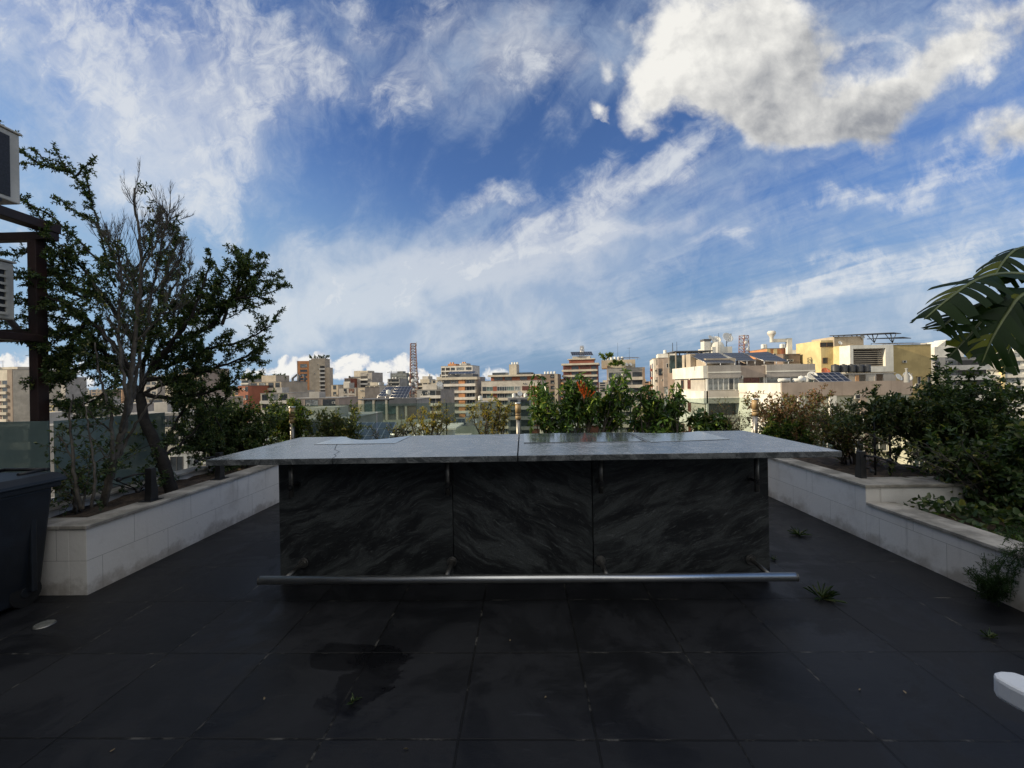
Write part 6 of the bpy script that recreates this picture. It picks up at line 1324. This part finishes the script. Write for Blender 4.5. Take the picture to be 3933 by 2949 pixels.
# --- banana plant ------------------------------------------------------------
M['banana'] = leafmat('banana_leaf', (.012, .030, .006), (.026, .052, .010), (.15, .16, .02), rough=.5, trans=.42)
M['banana'].node_tree.nodes['Principled BSDF'].inputs['Specular IOR Level'].default_value = .18
M['banana_rib'] = mat('banana_midrib', (.12, .15, .04), .5, .2, 5.)
bn = empty('banana_plant', (5.25, 4.0, .3), 0, 'banana plant with large torn drooping leaves entering at the upper right', 'banana plant')
def bleaf(pts, wid, lean, seed, label=None):
    rg = random.Random(seed); q = crm(pts, 8); N = len(q)-1; b = MB(); rib = MB()
    rib.tube([p-bn.location for p in q], [.016*(1-.8*i/N)+.002 for i in range(N+1)], 6); steps = 64
    def pos(t): x = min(t*N, N-1e-4); i = int(x); return q[i].lerp(q[i+1], x-i), (q[i+1]-q[i]).normalized()
    for sd in (-1, 1):
        t = .05
        while t < .995:
            dt = rg.uniform(.05, .11); t2 = min(t+dt, 1.); n_ = 5; droop = rg.uniform(.1, .9); wob = rg.uniform(-.22, .28); gap = .42
            rows = []
            ln_f = rg.uniform(.86, 1.05)
            for k in range(n_+1):
                f = k/n_; row = []
                for tt, e in ((t, -1), ((t+t2)/2, 0), (t2, 1)):
                    p, tg = pos(tt); side = tg.cross(lean).normalized()*sd; w_ = wid*(math.sin(math.pi*min(1, tt*.93+.07))**.55)*ln_f
                    if tt > .9: w_ *= max(.25, (1-tt)/.1*.75+.25)
                    dirv = (side*.88+tg*(.42+wob)).normalized(); pt = p+dirv*w_*f-Vector((0, 0, 1))*w_*droop*f*f*.8
                    pt += tg*(-e)*(t2-t)*wid*gap*f*f*2.2 + Vector((0, 0, 1))*abs(e)*-.006; pt += Vector((0, 0, .004*e*e*f)); row.append(pt-bn.location)
                rows.append(row)
            o = len(b.v); b.v += [tuple(x) for r_ in rows for x in r_]
            for k in range(n_):
                for j in range(2): a = o+k*3+j; b.f.append((a, a+1, a+4, a+3)); b.m.append(0); b.sm.append(True)
            t = t2
    lf_ = b.build('leaf', M['banana'], bn, fixn=False); rib.build('midrib', M['banana_rib'], lf_)
    if label: lf_['label'] = label
Z_ = Vector((0, -.35, 1)).normalized()
S = lambda u, v, Y: at(u, v, Y)
bleaf([S(4000,1060,3.9), S(3860,1050,3.8), S(3750,1075,3.7), S(3640,1150,3.6), S(3550,1225,3.55)], .27, Z_, 1)
bleaf([S(4020,1090,3.9), S(3830,1150,3.75), S(3720,1190,3.7), S(3650,1230,3.65), S(3600,1270,3.6)], .21, Z_, 2)
bleaf([S(4040,1140,4.1), S(3900,1170,4.), S(3790,1215,3.95), S(3720,1290,3.9), S(3640,1375,3.85)], .22, Vector((.2, -.8, .5)).normalized(), 3, 'yellowing torn leaf')
bleaf([S(4060,1100,3.7), S(3930,1130,3.6), S(3870,1200,3.55), S(3810,1300,3.5), S(3770,1395,3.5)], .22, Vector((.2, -.7, .6)).normalized(), 4)
bleaf([S(4080,980,4.3), S(3990,950,4.2), S(3910,955,4.1), S(3850,1010,4.), S(3800,1100,3.95)], .22, Z_, 5)
bleaf([S(4090,1180,4.1), S(4000,1180,4.1), S(3930,1250,4.1), S(3880,1330,4.1), S(3850,1440,4.1)], .2, Vector((.1, -.8, .4)).normalized(), 6)
tr = MB(); tr.tube([Vector((0, 0, 0)), Vector((-.05, -.02, 1.2)), Vector((-.25, -.05, 2.0))], [.12, .09, .05], 12)
for tgt in ((4000,1060,3.9), (4020,1090,3.9), (4040,1140,4.1), (4060,1100,3.7), (4080,980,4.3), (4090,1180,4.1)): tr.tube([Vector((-.15, -.03, 1.7)), S(*tgt)-bn.location], [.03, .016], 6)
tr.build('trunk', M['banana_rib'], bn)
